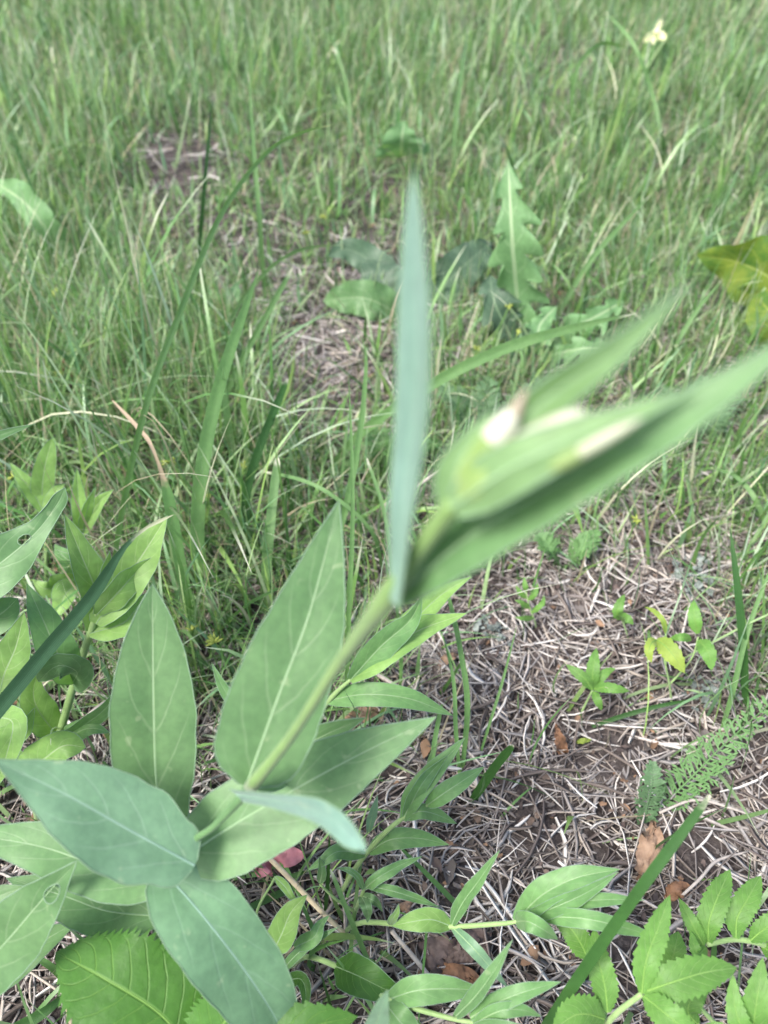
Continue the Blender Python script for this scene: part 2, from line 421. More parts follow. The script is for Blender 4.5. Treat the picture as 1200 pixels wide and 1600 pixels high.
M['petal'] = plain_mat('pale_yellow_petal', (.80, .78, .34), (.85, .84, .60), rough=.6, nscale=200, bump=.2, trans=.35)
M['frond'] = plain_mat('feathery_green', (.115, .235, .080), (.155, .285, .110), rough=.55, nscale=250, bump=.2, trans=.25)
M['frond_blue'] = plain_mat('feathery_grey_green', (.135, .235, .120), (.105, .200, .090), rough=.55, nscale=250, bump=.2, trans=.25)
M['grass'] = attr_mat('grass_stuff', .40, .36, .5)
M['litter'] = attr_mat('litter_stuff', .05, .65, .25)

# ------------------------------------------------------------------ ground
def ground_mat():
    m, nt = newmat('soil'); L = nt.links
    out = nd(nt, 'ShaderNodeOutputMaterial')
    geo = nd(nt, 'ShaderNodeNewGeometry')
    n1 = nd(nt, 'ShaderNodeTexNoise', i_2=38, i_3=8, i_4=.65); L.new(geo.outputs['Position'], n1.inputs[0])
    n2 = nd(nt, 'ShaderNodeTexNoise', i_2=420, i_3=5, i_4=.6); L.new(geo.outputs['Position'], n2.inputs[0])
    n3 = nd(nt, 'ShaderNodeTexNoise', i_2=6, i_3=4, i_4=.6); L.new(geo.outputs['Position'], n3.inputs[0])
    c = mixc(nt, sstep(nt, n1.outputs[0], .35, .65), (.032, .026, .025), (.075, .063, .060))
    c = mixc(nt, mth(nt, 'MULTIPLY', sstep(nt, n2.outputs[0], .45, .7), .6), c, (.15, .128, .118))
    ln = nd(nt, 'ShaderNodeVectorMath', operation='LENGTH'); L.new(geo.outputs['Position'], ln.inputs[0])
    g = mth(nt, 'MULTIPLY', sstep(nt, ln.outputs[1], 2.5, 7), mth(nt, 'ADD', .55, mth(nt, 'MULTIPLY', n3.outputs[0], .6)), clamp=True)
    c = mixc(nt, g, c, (.085, .150, .045))
    pb = nd(nt, 'ShaderNodeBsdfPrincipled'); L.new(c, pb.inputs['Base Color'])
    pb.inputs['Roughness'].default_value = .9; pb.inputs['Specular IOR Level'].default_value = .15
    bm = nd(nt, 'ShaderNodeBump', i_0=.9, i_1=.004)
    L.new(mth(nt, 'ADD', n1.outputs[0], mth(nt, 'MULTIPLY', n2.outputs[0], .4)), bm.inputs['Height']); L.new(bm.outputs[0], pb.inputs['Normal'])
    L.new(pb.outputs[0], out.inputs[0])
    return m
def axis(lo, hi, step):
    inner = np.arange(lo, hi+1e-6, step)
    out = np.array([.15, .5, 1.2, 3, 7, 16, 35, 70])
    return np.concatenate([lo-out[::-1], inner, hi+out])
gx, gy = axis(-1.8, 1.8, .02), axis(-.8, 3.4, .02)
X, Y = np.meshgrid(gx, gy)
Z = gz(X, Y)
near = np.exp(-(X**2+Y**2)/6)
Z = Z + near*.0025*(np.sin(83*X+41*Y)+np.sin(67*Y-59*X+1))*.6
ground = obj('ground', mesh('ground', np.stack([X, Y, Z], -1).reshape(-1, 3), grid_faces(len(gy), len(gx))), ground_mat())
ground['kind'] = 'structure'

# ------------------------------------------------------------------ ground cover: grass and litter that nobody could count
def box(px, py, x0, x1, y0, y1, s=30.0):
    g = lambda v: 1/(1+np.exp(-np.clip(v/s, -30, 30)))
    return g(px-x0)*g(x1-px)*g(py-y0)*g(y1-py)
def noise2(x, y, k, s=0):
    r = np.random.default_rng(s)
    v = 0
    for _ in range(5):
        a = r.uniform(0, 6.28); f = k*r.uniform(.6, 1.6); v = v+np.sin(f*(x*cos(a)+y*sin(a))+r.uniform(0, 6.28))
    return v/5
def strips(base, az, h, w, lean, bend, cols, tipc, segs=5, twist=None, name='grass', mat=None, wprof=None, flatten=0):
    n = len(base); ts = np.linspace(0, 1, segs+1)
    P = np.zeros((n, segs+1, 3)); P[:, 0] = base
    hd = np.stack([np.cos(az), np.sin(az), 0*az], -1)
    for s in range(segs):
        th = lean+bend*((s+.5)/segs)
        st = h/segs
        P[:, s+1] = P[:, s]+hd*(np.sin(th)*st)[:, None]+np.array([0, 0, 1.0])*(np.cos(th)*st)[:, None]
    tw = twist if twist is not None else np.zeros(n)
    sd = np.stack([-np.sin(az+tw), np.cos(az+tw), 0*az], -1)
    wp = np.array([.8, 1, .95, .8, .5, .06]) if wprof is None else wprof
    wp = np.interp(ts, np.linspace(0, 1, len(wp)), wp)
    off = sd[:, None]*(w[:, None]*wp[None])[:, :, None]*.5
    V = np.stack([P-off, P+off], 2).reshape(-1, 3)
    b = (np.arange(n)*(segs+1)*2)[:, None, None]; k = (np.arange(segs)*2)[None, :, None]
    Fq = (b+k+np.array([0, 1, 3, 2])[None, None]).reshape(-1, 4)
    C = np.repeat(cols[:, None], segs+1, axis=1)
    C = np.where((ts > .84)[None, :, None], C*.35+tipc[:, None]*.65, C)
    C = np.repeat(C, 2, axis=1).reshape(-1, 3)
    return V, Fq, C

GREENS = np.array([(.115, .240, .062), (.165, .310, .105), (.070, .170, .040), (.145, .290, .130), (.175, .310, .080), (.215, .350, .150), (.085, .205, .055)])
def grass_zone(name, N, xr, yr, seed, hr, wr, dens, lax=1.0, dry=.10, segs=5, hscale=None):
    r = np.random.default_rng(seed)
    x = r.uniform(*xr, N); y = r.uniform(*yr, N)
    # tufts: pull a share of the blades towards nearby centres
    k = r.integers(0, max(1, N//14), N); cx = r.uniform(*xr, N//14+1)[k]; cy = r.uniform(*yr, N//14+1)[k]
    tuf = r.random(N) < .6
    x = np.where(tuf, cx+r.normal(0, .014, N), x); y = np.where(tuf, cy+r.normal(0, .014, N), y)
    px, py, d = project(np.stack([x, y, 0*x], -1))
    keep = (d > .05) & (r.random(N) < dens(px, py, x, y))
    keep &= ~((np.abs(x) < .12) & (y < .05))
    x, y, px, py = x[keep], y[keep], px[keep], py[keep]; n = len(x)
    h = r.uniform(*hr, n)*(.75+.5*r.random(n))
    if hscale is not None: h = h*hscale(px, py)
    w = wr[0]+(wr[1]-wr[0])*r.random(n)**1.8
    ci = r.integers(0, len(GREENS), n)
    c = GREENS[ci]*r.uniform(.65, 1.5, (n, 1))*np.array([1.28, 1.15, 1.26])
    isdry = r.random(n) < dry
    w = np.where(isdry, w*.5, w)
    c = np.where(isdry[:, None], np.array([.48, .41, .28])*r.uniform(.7, 1.1, (n, 1)), c)
    tipc = np.where((r.random(n) < .45)[:, None], np.array([.74, .73, .60]), c*1.1)
    base = np.stack([x, y, gz(x, y)-.003], -1)
    lean = np.abs(r.normal(0, .28, n))*lax; bend = r.normal(.25, .55, n)*lax
    V, Fq, C = strips(base, r.uniform(0, 6.28, n), h, w, lean, bend, c, tipc, segs, r.uniform(-.8, .8, n))
    o = obj(name, mesh(name, V, Fq, cols=C), M['grass'])
    o['kind'] = 'stuff'
    return o

def dens(px, py, x, y):
    px = np.clip(px, -250, 1450); py = np.clip(py, -150, 1750)
    d = .80+.55*noise2(x, y, 16, 3)+.35*noise2(x, y, 45, 8)
    d = d*(1-.97*box(px, py, 575, 1130, 860, 2200, 26))
    d = d*(1-.96*box(px, py, 1080, 2000, 1110, 2200, 26))
    d = d+.4*box(px, py, 680, 1700, 430, 830)
    d = d*(1-.86*box(px, py, 205, 340, 205, 330, 16)-.5*box(px, py, 200, 440, 330, 450, 22))
    d = d*(1-.30*box(px, py, 330, 600, 250, 470, 26))
    d = d*(1-.95*box(px, py, 425, 560, 480, 650, 16))
    d = d*(1-.30*box(px, py, 560, 760, 170, 330, 26))
    d = d*(1-.35*box(px, py, 800, 1130, 60, 230, 26))
    d = d*(1-.78*box(px, py, -900, 470, 1130, 2300, 30))
    d = d*(1-.9*box(px, py, -60, 60, 1480, 1640, 20))
    return np.clip(d, 0, 1)
hs = lambda px, py: (1+.5*box(px, py, -200, 430, 480, 960)-.25*box(px, py, 600, 1500, 250, 900))*(1-.5*box(px, py, 190, 640, 220, 500))*(1-.5*box(px, py, 420, 580, 480, 740))
tag_g = dict(label='short green lawn grass of upright and drooping blades', category='grass')
g1 = grass_zone('grass', 42000, (-.75, .75), (-.05, .95), 1, (.025, .085), (.0008, .0040), dens, 1.8, .12, 6, hs)
g2 = grass_zone('grass', 62000, (-1.25, 1.25), (.9, 2.1), 2, (.03, .095), (.0014, .0046), dens, 1.8, .13, 6, hs)
g3 = grass_zone('grass', 36000, (-2.2, 2.2), (2.05, 4.2), 3, (.05, .11), (.003, .0055), lambda px, py, x, y: .75+0*px, 1.0, .08, 4)
g4 = grass_zone('grass', 14000, (-1.9, 1.9), (-.3, 2.1), 4, (.05, .10), (.002, .0035), lambda px, py, x, y: .8*((px < -120) | (px > 1320)), 1.1, .1, 4)
fine = grass_zone('grass', 52000, (-.6, 1.1), (.2, 1.3), 5, (.03, .075), (.0006, .0013), lambda px, py, x, y: dens(px, py, x, y)*(py > 150), 1.7, .22, 5, hs)
tall = grass_zone('grass', 2600, (-1.1, 1.1), (.25, 2.1), 6, (.07, .14), (.0030, .0060), lambda px, py, x, y: .8*dens(px, py, x, y), 1.3, .05, 7, hs)
GREEN0 = GREENS; GREENS = np.array([(.26, .38, .20), (.32, .44, .28), (.24, .37, .16), (.40, .44, .28)])
pale = grass_zone('grass', 17000, (-1.1, 1.1), (.2, 2.1), 9, (.05, .13), (.0008, .0026), lambda px, py, x, y: .9*dens(px, py, x, y), 2.0, .25, 8, hs)
for g, t in ((pale, 'thin pale arching grass blades and dry stems tangled over the lawn'), (tall, 'taller broad grass blades rising here and there from the lawn'), (g1, 'long loose green grass blades around the leafy plants'), (g2, 'short dense green grass of the lawn behind the plants'),
             (g3, 'far green lawn grass reaching away beyond the plants'), (g4, 'green lawn grass at the outer edges'), (fine, 'hair thin green grass over the dry litter')):
    g['label'] = t; g['category'] = 'grass'

# litter: dry straw, three-sided pieces lying over each other
STRAWS = np.array([(.40, .36, .33), (.29, .262, .245), (.18, .158, .148), (.55, .515, .48), (.11, .090, .082), (.36, .31, .265), (.27, .25, .242), (.14, .115, .10)])
def litter(name, N, xr, yr, seed, keepf, lr, wr, label, lift=.012):
    r = np.random.default_rng(seed)
    x = r.uniform(*xr, N); y = r.uniform(*yr, N)
    px, py, d = project(np.stack([x, y, 0*x], -1))
    k = (d > .05) & (r.random(N) < keepf(px, py, x, y)); x, y = x[k], y[k]; n = len(x)
    L_ = r.uniform(*lr, n)*r.uniform(.2, 1, n); w = r.uniform(*wr, n)
    az = r.normal(0, .75, n)+3.2*noise2(x, y, 9, 9)+r.integers(0, 2, n)*1.1
    pitch = r.normal(0, .13, n); kink = r.normal(0, .30, n); kz = r.normal(-.08, .16, n)
    segs = 4; ts = np.linspace(-.5, .5, segs+1)
    c0 = np.stack([x, y, gz(x, y)+r.uniform(.0005, lift, n)*r.random(n)], -1)
    P = np.zeros((n, segs+1, 3))
    for i, t in enumerate(ts):
        a = az+kink*t*1.3
        P[:, i] = c0+np.stack([np.cos(a)*t*L_, np.sin(a)*t*L_, np.sin(pitch)*t*L_+kz*(t*t)*L_*1.2], -1)
    P[..., 2] = np.maximum(P[..., 2], gz(P[..., 0], P[..., 1])+.0006)
    T = unit(np.gradient(P, axis=1)); up = np.array([0, 0, 1.0])
    S = unit(np.cross(T, up)); U = np.cross(S, T)
    rr = (w[:, None]*np.array([.6, 1, 1, .9, .35])[None])[:, :, None]*.5
    flat = r.random(n) < .4
    rr = rr*np.where(flat, 1.6, .9)[:, None, None]; fz = np.where(flat, .16, .7)[:, None, None]
    ang = np.where(flat, r.normal(0, .12, n), r.uniform(0, 2.1, n))[:, None, None]
    S = S*1.0; tl = r.normal(0, .35, n)[:, None, None]; S, U = S*np.cos(tl)+U*np.sin(tl), U*np.cos(tl)-S*np.sin(tl)
    V = np.stack([P+rr*(np.cos(ang+q)*S+np.sin(ang+q)*fz*U) for q in (0, 2.094, 4.189)], 2).reshape(-1, 3)
    b = (np.arange(n)*(segs+1)*3)[:, None, None, None]; s_ = (np.arange(segs)*3)[None, :, None, None]
    q = np.array([[0, 1, 4, 3], [1, 2, 5, 4], [2, 0, 3, 5]])[None, None]
    Fq = (b+s_+q).reshape(-1, 4)
    C = STRAWS[r.integers(0, len(STRAWS), n)]*r.uniform(.75, 1.15, (n, 1))*1.30
    C = np.repeat(C, (segs+1)*3, axis=0)
    o = obj(name, mesh(name, V, Fq, cols=C, smooth=False), M['litter']); o['kind'] = 'stuff'; o['label'] = label; o['category'] = 'straw'
    return o
litter('straw_litter', 46000, (-.45, .6), (-.2, .75), 21, lambda px, py, x, y: np.clip(.85+.4*noise2(x, y, 20, 5), .3, 1), (.018, .085), (.0006, .0021), 'matted grey and beige dry straw lying on the soil')
litter('straw_litter', 30000, (-.4, .55), (-.2, .72), 27, lambda px, py, x, y: .85+0*px, (.008, .035), (.0005, .0016), 'short broken straw bits packed down on the soil', .003)
litter('straw_litter', 22000, (-1.1, 1.2), (.6, 2.1), 22, lambda px, py, x, y: np.clip(.55+.5*noise2(x, y, 12, 6), .05, 1), (.03, .09), (.0009, .0024), 'scattered pale dry straw between the lawn grass')
def flakes(name, N, xr, yr, seed, label, s0=.0015, s1=.006):
    r = np.random.default_rng(seed)
    x = r.uniform(*xr, N); y = r.uniform(*yr, N)
    s = r.uniform(s0, s1, N); a = r.uniform(0, 6.28, N)
    c = np.stack([x, y, gz(x, y)+r.uniform(.001, .007, N)], -1)
    rows = []
    for i in range(5):
        for j in range(3):
            t, u = i/4-.5, j/2-.5
            ww = (1-(2*t)**2*.75)*r.uniform(.75, 1.1, N)
            lx, ly = t*2*s, u*ww*s*1.2
            lz = (.5*u*u+.4*t*t)*s*r.uniform(-1.2, 2.6, N)+s*r.normal(0, .22, N)
            rows.append(c+np.stack([np.cos(a)*lx-np.sin(a)*ly, np.sin(a)*lx+np.cos(a)*ly, lz], -1))
    V = np.stack(rows, 1).reshape(-1, 3)
    f = grid_faces(5, 3); Fq = (np.arange(N)[:, None, None]*15+f[None]).reshape(-1, 4)
    pal = np.array([(.12, .090, .080), (.09, .065, .058), (.17, .125, .10), (.24, .15, .095), (.07, .055, .052), (.16, .14, .13)])
    C = np.repeat(pal[r.integers(0, len(pal), N)]*r.uniform(.7, 1.2, (N, 1)), 15, axis=0)
    o = obj(name, mesh(name, V, Fq, cols=C), M['litter']); o['kind'] = 'stuff'; o['label'] = label; o['category'] = 'leaf litter'
flakes('leaf_crumbs', 9000, (-.4, .6), (-.2, .75), 33, 'tiny dark crumbs of rotted leaf and soil between the straw', .0007, .0024)
flakes('leaf_litter', 1500, (-.5, .65), (-.2, .9), 31, 'small brown flakes of rotted leaves among the straw')

# ------------------------------------------------------------------ the tall plant in front
HB = A(238, 1530, 0)
hero = thing('flowering_plant', 'tall glaucous plant with broad paired leaves and a pale bud cluster at its leaning top', 'plant', HB)
Dn = lambda x, y, d: D(x, y, d*.86)
N1, N2, N3, N4 = D(285, 1338, .268), D(396, 1226, .230), Dn(606, 932, .170), Dn(712, 782, .146)
tube('stem', [HB, D(248, 1460, .325), N1, D(338, 1288, .2495), N2], [(0, .0026), (.4, .0022), (.5, .0018), (.6, .0013), (.85, .0014), (1, .0019)], M['stem_low'], hero, n=36, sides=12)
tube('stem', [N2+(N1-N2)*.03, D(455, 1150, .207), D(527, 1040, .177), N3, Dn(655, 860, .158), N4], [(0, .0021), (.1, .0017), (.5, .0018), (.6, .0023), (.7, .0018), (1, .0019)], M['stem'], hero, n=36, sides=12)
px2m = lambda p, d: p*d/F
hk = dict(rib=M['rib'], edge=M['edge'], m=6, n=30)
hb = dict(rib=M['rib_blue'], edge=M['edge'], m=6, n=30)
# low leaves first
leaf(hero, [D(250, 1385, .285), D(150, 1352, .288), D(60, 1322, .29), D(-75, 1300, .29)], px2m(46, .288), M['hero'], prof=CLASP, roll=8, fold=6, ripple=.05, seed=3, **hk)
leaf(hero, [D(258, 1432, .312), D(170, 1424, .312), D(100, 1400, .312), D(10, 1372, .312)], px2m(39, .316), M['hero'], prof=LANCE, roll=10, fold=8, ripple=.05, seed=4, **hk)
leaf(hero, [D(262, 1430, .318), D(270, 1480, .322), D(262, 1530, .328), D(250, 1570, .335)], px2m(28, .32), M['mid'], prof=LANCE, roll=10, fold=10, seed=5, rib=M['rib'], n=16, m=4)
leaf(hero, [D(276, 1335, .277), D(247, 1245, .281), D(240, 1110, .283), D(238, 912, .281)], px2m(65, .281), M['hero'], prof=[(0, .30), (.1, .55), (.26, .88), (.42, 1), (.58, .97), (.75, .74), (.9, .37), (1, 0)], roll=-4, fold=14, ripple=.03, seed=6, **hk)
leaf(hero, [D(282, 1342, .270), D(400, 1268, .268), D(540, 1190, .271), D(682, 1120, .274)], px2m(67, .268), M['hero'], prof=CLASP, roll=-6, fold=10, ripple=.04, seed=7, bias=.08, **hk)
leaf(hero, [D(400, 1230, .25), D(450, 1180, .285), D(515, 1145, .29), D(572, 1121, .292)], px2m(32, .28), M['hero'], prof=LANCE, roll=10, fold=8, seed=8, **hk)
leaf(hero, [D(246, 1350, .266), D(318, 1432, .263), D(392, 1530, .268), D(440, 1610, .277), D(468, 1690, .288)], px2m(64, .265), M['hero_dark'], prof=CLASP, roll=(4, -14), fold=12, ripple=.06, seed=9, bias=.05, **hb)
leaf(hero, [D(304, 1352, .2545), D(204, 1298, .249), D(100, 1240, .244), D(-12, 1186, .240)], px2m(71, .25), M['hero_blue'], prof=[(0, .12), (.025, .45), (.07, .66), (.14, .72), (.22, .92), (.4, 1), (.58, .86), (.78, .48), (.92, .17), (1, 0)], roll=6, fold=13, ripple=.06, rfreq=2, seed=10, **hb)
# middle pair
leaf(hero, [D(385, 1228, .2375), D(436, 1085, .240), D(484, 955, .243), D(530, 781, .247)], px2m(74, .24), M['hero'], prof=[(0, .18), (.025, .55), (.06, .80), (.14, .96), (.3, 1), (.52, .88), (.72, .58), (.88, .26), (1, 0)], roll=3, fold=10, ripple=.03, seed=11, **hk)
leaf(hero, [D(370, 1242, .232), D(430, 1252, .213), D(505, 1272, .192), D(572, 1326, .181)], .0044, M['leaf_bloom_skylit'], prof=[(0, .7), (.3, .75), (.6, .95), (.8, 1), (.93, .75), (1, .2)], roll=(62, 48), fold=8, seed=12, **hb)
# top pair
leaf(hero, [Dn(618, 944, .163), Dn(630, 800, .156), Dn(650, 600, .151), Dn(646, 262, .146)], .0070, M['leaf_bloom_skylit'], prof=[(0, .3), (.15, .62), (.4, .96), (.6, 1), (.8, .72), (.93, .35), (1, 0)], roll=(-68, -66), fold=10, seed=13, **hb)
leaf(hero, [Dn(622, 930, .170), Dn(735, 838, .155), Dn(905, 735, .140), Dn(1080, 640, .129), Dn(1275, 505, .122)], px2m(60, 0.1204), M['hero'], prof=[(0, .42), (.08, .66), (.22, .95), (.4, 1), (.58, .85), (.76, .55), (.9, .25), (1, 0)], roll=-26, fold=7, seed=14, **hk)
# bud cluster
def bud(parent, base, tip, r, mat, tipmat=None, split=.55):
    r = r*.72
    P = catmull([base, base*.5+tip*.5, tip], np.linspace(0, 1, 3))
    if tipmat is None:
        return tube('bud', [base, P[1], tip], [(0, r*.45), (.15, r*.85), (.4, r), (.7, r*.75), (.9, r*.35), (1, r*.05)], mat, parent, n=18, sides=14)
    b = tube('bud', [base, base+(tip-base)*split*.5, base+(tip-base)*split], [(0, r*.45), (.3, r*.9), (.7, r), (1, r*.92)], mat, parent, n=12, sides=14)
    t0 = base+(tip-base)*split*.8
    tube('petal', [t0, t0*.5+tip*.5, tip], [(0, r*.86), (.3, r*.88), (.6, r*.72), (.85, r*.42), (1, r*.05)], tipmat, b, n=14, sides=14)
    return b
bud(hero, Dn(719, 782, .1455), Dn(917, 638, .132), px2m(50, 0.1178), M['bud'], M['bud_white'], .50)
bud(hero, Dn(716, 772, .146), Dn(812, 633, .137), px2m(40, 0.1204), M['bud'], M['bud_white'], .62)
bud(hero, Dn(744, 767, .143), Dn(824, 605, .136), px2m(26, 0.1187), M['bud_pink'])
bud(hero, Dn(857, 735, .133), Dn(1004, 653, .125), px2m(19, 0.1101), M['bud'], M['bud_white'], .35)
leaf(hero, [Dn(706, 793, .1445), Dn(792, 735, .135), Dn(902, 683, .130), Dn(1087, 605, .126)], px2m(43, 0.1152), M['bract'], name='bract', prof=[(0, .5), (.1, .85), (.3, 1), (.55, .75), (.8, .35), (1, 0)], roll=-8, fold=-20, seed=15, rib=M['rib'], edge=M['edge'], n=24, m=6)
leaf(hero, [Dn(757, 713, .142), Dn(862, 618, .137), Dn(952, 553, .131), Dn(1078, 445, .126)], px2m(34, 0.1152), M['bract'], name='bract', prof=[(0, .6), (.2, 1), (.45, .9), (.75, .5), (1, 0)], roll=18, fold=22, seed=16, rib=M['rib'], edge=M['edge'], n=24, m=5)
leaf(hero, [Dn(706, 797, .147), Dn(716, 732, .143), Dn(757, 673, .140), Dn(802, 633, .139)], px2m(34, 0.1221), M['bract'], name='bract', prof=[(0, .6), (.2, 1), (.5, .8), (.8, .4), (1, 0)], roll=10, fold=-25, seed=17, rib=M['rib'], edge=M['edge'], n=20, m=5)

# ------------------------------------------------------------------ smaller leafy shoots
def shoot(name, label, cat, base, stem, leaves, mat, smat, r=.0016, group=None, stems=()):
    t = thing(name, label, cat, base, group)
    tube('stem', [base]+stem, [(0, r), (.7, r*.85), (1, r*.55)], smat, t, n=22, sides=8)
    for s in stems: tube('stem', s, [(0, r*.8), (1, r*.5)], smat, t, n=14, sides=7)
    for i, L_ in enumerate(leaves):
        pts, wp = L_[0], L_[1]; kw = dict(L_[2]) if len(L_) > 2 else {}
        mm = kw.pop('mat', mat)
        dd = np.mean([depth(p) for p in pts])
        kw.setdefault('fold', random.uniform(8, 20)); kw.setdefault('roll', random.uniform(-15, 15))
        kw.setdefault('n', 14); kw.setdefault('m', 3); kw.setdefault('ripple', .08)
        leaf(t, pts, px2m(wp*.88, dd), mm, seed=i+len(label), **kw)
    return t
rk = dict(rib=M['rib_thin'], edge=M['edge'], n=20, m=5, edger=.00013, ribr=.00030)
# left edge, leaf with a hole and a dry curled tip
shoot('leafy_shoot', 'leafy shoot with a round hole in its leaf beside the big serrated leaf', 'plant', A(-60, 1720, 0),
      [A(-70, 1650, .06), D(-85, 1570, .288)],
      [([D(-85, 1568, .285), D(0, 1482, .28), D(62, 1410, .276), D(120, 1346, .272)], 60, dict(prof=[(0, .5), (.2, .9), (.4, 1), (.62, .86), (.8, .5), (.93, .18), (1, .02)], holes=[(.60, .80, .20, .055)], rib=M['rib'], edge=M['edge'], n=48, m=12, mat=M['hero'], roll=0, fold=10)),
       ([D(-85, 1572, .31), D(-10, 1520, .315), D(60, 1475, .32), D(120, 1440, .325)], 40, dict(mat=M['mid'], **rk)),
       ([D(-85, 1500, .30), D(-40, 1430, .30), D(0, 1400, .30), D(45, 1385, .302)], 30, dict(mat=M['hero'], **rk))], M['hero'], M['stem'])
# left edge, holed leaf with curled tip
shoot('leafy_shoot', 'dull green leaf with a small hole and curled tip at the yellow green shoots', 'plant', A(-150, 1330, 0),
      [D(-140, 1150, .37), D(-120, 960, .35)],
      [([D(-120, 960, .35), D(-20, 895, .345), D(50, 838, .345), D(88, 790, .345), D(102, 762, .342)], 50, dict(prof=[(0, .5), (.25, .95), (.45, 1), (.62, .72), (.74, .42), (.86, .28), (.95, .22), (1, .02)], holes=[(.42, .66, .13, .035)], rib=M['rib'], edge=M['edge'], n=48, m=10, mat=M['hero'], roll=-10, fold=14, ripple=.12)),
       ([D(-120, 950, .345), D(-60, 710, .33), D(0, 680, .33), D(56, 662, .33)], 22, dict(mat=M['hero'], roll=20, **rk)),
       ([D(-100, 1010, .36), D(-40, 975, .36), D(0, 960, .362), D(28, 935, .365)], 40, dict(mat=M['mid'], prof=ROUND, **rk))], M['hero'], M['stem'])
# yellow-green shoot in the left middle
YB = A(70, 1250, 0)
shoot('leafy_shoot', 'bushy yellow green shoot with upright leaves behind the tall plant', 'plant', YB,
      [A(85, 1180, .03), A(115, 1070, .07), A(142, 985, .10), A(160, 930, .115)],
      [([A(142, 985, .10), A(150, 930, .115), A(128, 870, .13), A(100, 802, .145)], 30, dict(roll=20, fold=22, **rk)),
       ([A(150, 975, .105), A(185, 920, .115), A(222, 868, .125), A(262, 805, .14)], 40, dict(roll=-12, fold=16, ripple=.1, **rk)),
       ([A(152, 960, .11), A(185, 925, .12), A(212, 895, .12), A(240, 870, .125)], 26, dict(roll=30, **rk)),
       ([A(150, 950, .11), A(160, 915, .125), A(165, 890, .13), A(172, 860, .14)], 16, dict(roll=30, fold=35, **rk)),
       ([A(140, 990, .10), A(190, 975, .10), A(210, 955, .10), A(232, 925, .10)], 28, dict(roll=-25, **rk)),
       ([A(120, 1060, .075), A(95, 1030, .10), A(70, 975, .115), A(42, 912, .12)], 34, dict(mat=M['mid'], roll=15, **rk)),
       ([A(112, 1070, .07), A(120, 1050, .10), A(90, 1040, .115), A(60, 1065, .10)], 28, dict(mat=M['hero'], roll=-25, prof=ROUND, **rk)),
       ([A(88, 1160, .04), A(150, 1120, .06), A(190, 1080, .07), A(235, 1035, .075)], 17, dict(mat=M['mid'], roll=40, **rk)),
       ([A(88, 1170, .035), A(120, 1145, .05), A(145, 1138, .055), A(172, 1145, .05)], 22, dict(mat=M['mid'], roll=-20, **rk)),
       ([A(90, 1150, .04), A(60, 1110, .06), A(52, 1080, .07), A(60, 1050, .08)], 30, dict(mat=M['young'], roll=10, **rk)),
       ], M['young'], M['stem_pale'], r=.0022)
shoot('leafy_shoot', 'yellow green shoot whose leaf is crossed by the dark blade with a dry tip', 'plant', A(-20, 1240, 0),
      [A(-15, 1180, .05), A(-5, 1120, .09), A(0, 1080, .11)],
      [([A(0, 1080, .11), A(8, 1050, .125), A(25, 1010, .135), A(38, 955, .15)], 32, dict(roll=-10, **rk)),
       ([A(-5, 1120, .09), A(20, 1130, .11), A(10, 1180, .10), A(-5, 1230, .08)], 24, dict(roll=10, **rk)),
       ([A(-12, 1150, .07), A(15, 1150, .08), A(35, 1140, .085), A(55, 1105, .09)], 22, dict(roll=25, **rk)),
       ([A(-5, 1110, .09), A(-25, 1040, .11), A(-30, 1000, .12), A(-30, 950, .13)], 30, dict(mat=M['mid'], **rk))], M['young'], M['stem_pale'])
shoot('leafy_shoot', 'wide yellow green leaves low down behind the broad bluish leaf', 'plant', A(60, 1290, 0),
      [A(50, 1240, .03), A(40, 1215, .05)],
      [([A(40, 1210, .05), A(70, 1185, .065), A(100, 1165, .07), A(134, 1168, .065)], 34, dict(roll=0, prof=ROUND, **rk)),
       ([A(42, 1215, .05), A(20, 1190, .06), A(5, 1160, .065), A(-8, 1120, .07)], 20, dict(roll=10, **rk))], M['young'], M['stem_pale'])
shoot('leafy_shoot', 'small three leaved pale shoot tip standing in the long grass', 'plant', A(72, 925, 0),
      [A(72, 860, .03), A(70, 800, .06)],
      [([A(70, 800, .06), A(66, 770, .07), A(70, 730, .085), A(82, 684, .10)], 19, dict(roll=0, prof=ROUND, **rk)),
       ([A(69, 802, .06), A(55, 775, .07), A(38, 752, .08), A(14, 722, .09)], 15, dict(roll=12, **rk)),
       ([A(71, 802, .06), A(82, 780, .066), A(90, 765, .07), A(102, 755, .07)], 13, dict(roll=-20, **rk))], M['young'], M['stem_pale'], r=.0014)
shoot('leafy_shoot', 'pale shoot tip with narrow crowded leaves just behind the holed leaf', 'plant', A(128, 960, 0),
      [A(128, 890, .03), A(128, 835, .06)],
      [([A(128, 835, .06), A(125, 805, .075), A(122, 775, .085), A(120, 730, .10)], 14, dict(roll=10, **rk)),
       ([A(129, 835, .06), A(140, 808, .072), A(155, 785, .08), A(178, 764, .09)], 14, dict(roll=-12, fold=28, **rk)),
       ([A(129, 835, .06), A(134, 805, .075), A(142, 780, .085), A(150, 760, .09)], 11, dict(roll=25, **rk)),
       ([A(128, 900, .03), A(112, 880, .04), A(100, 870, .045), A(85, 850, .05)], 18, dict(roll=10, mat=M['mid'], **rk)),
       ([A(128, 910, .03), A(90, 915, .04), A(70, 920, .045), A(50, 905, .05)], 22, dict(roll=-10, mat=M['young'], **rk)),
       ([A(128, 910, .03), A(105, 925, .04), A(95, 945, .045), A(80, 970, .04)], 24, dict(roll=15, mat=M['young'], **rk))], M['young'], M['stem_pale'], r=.0016)

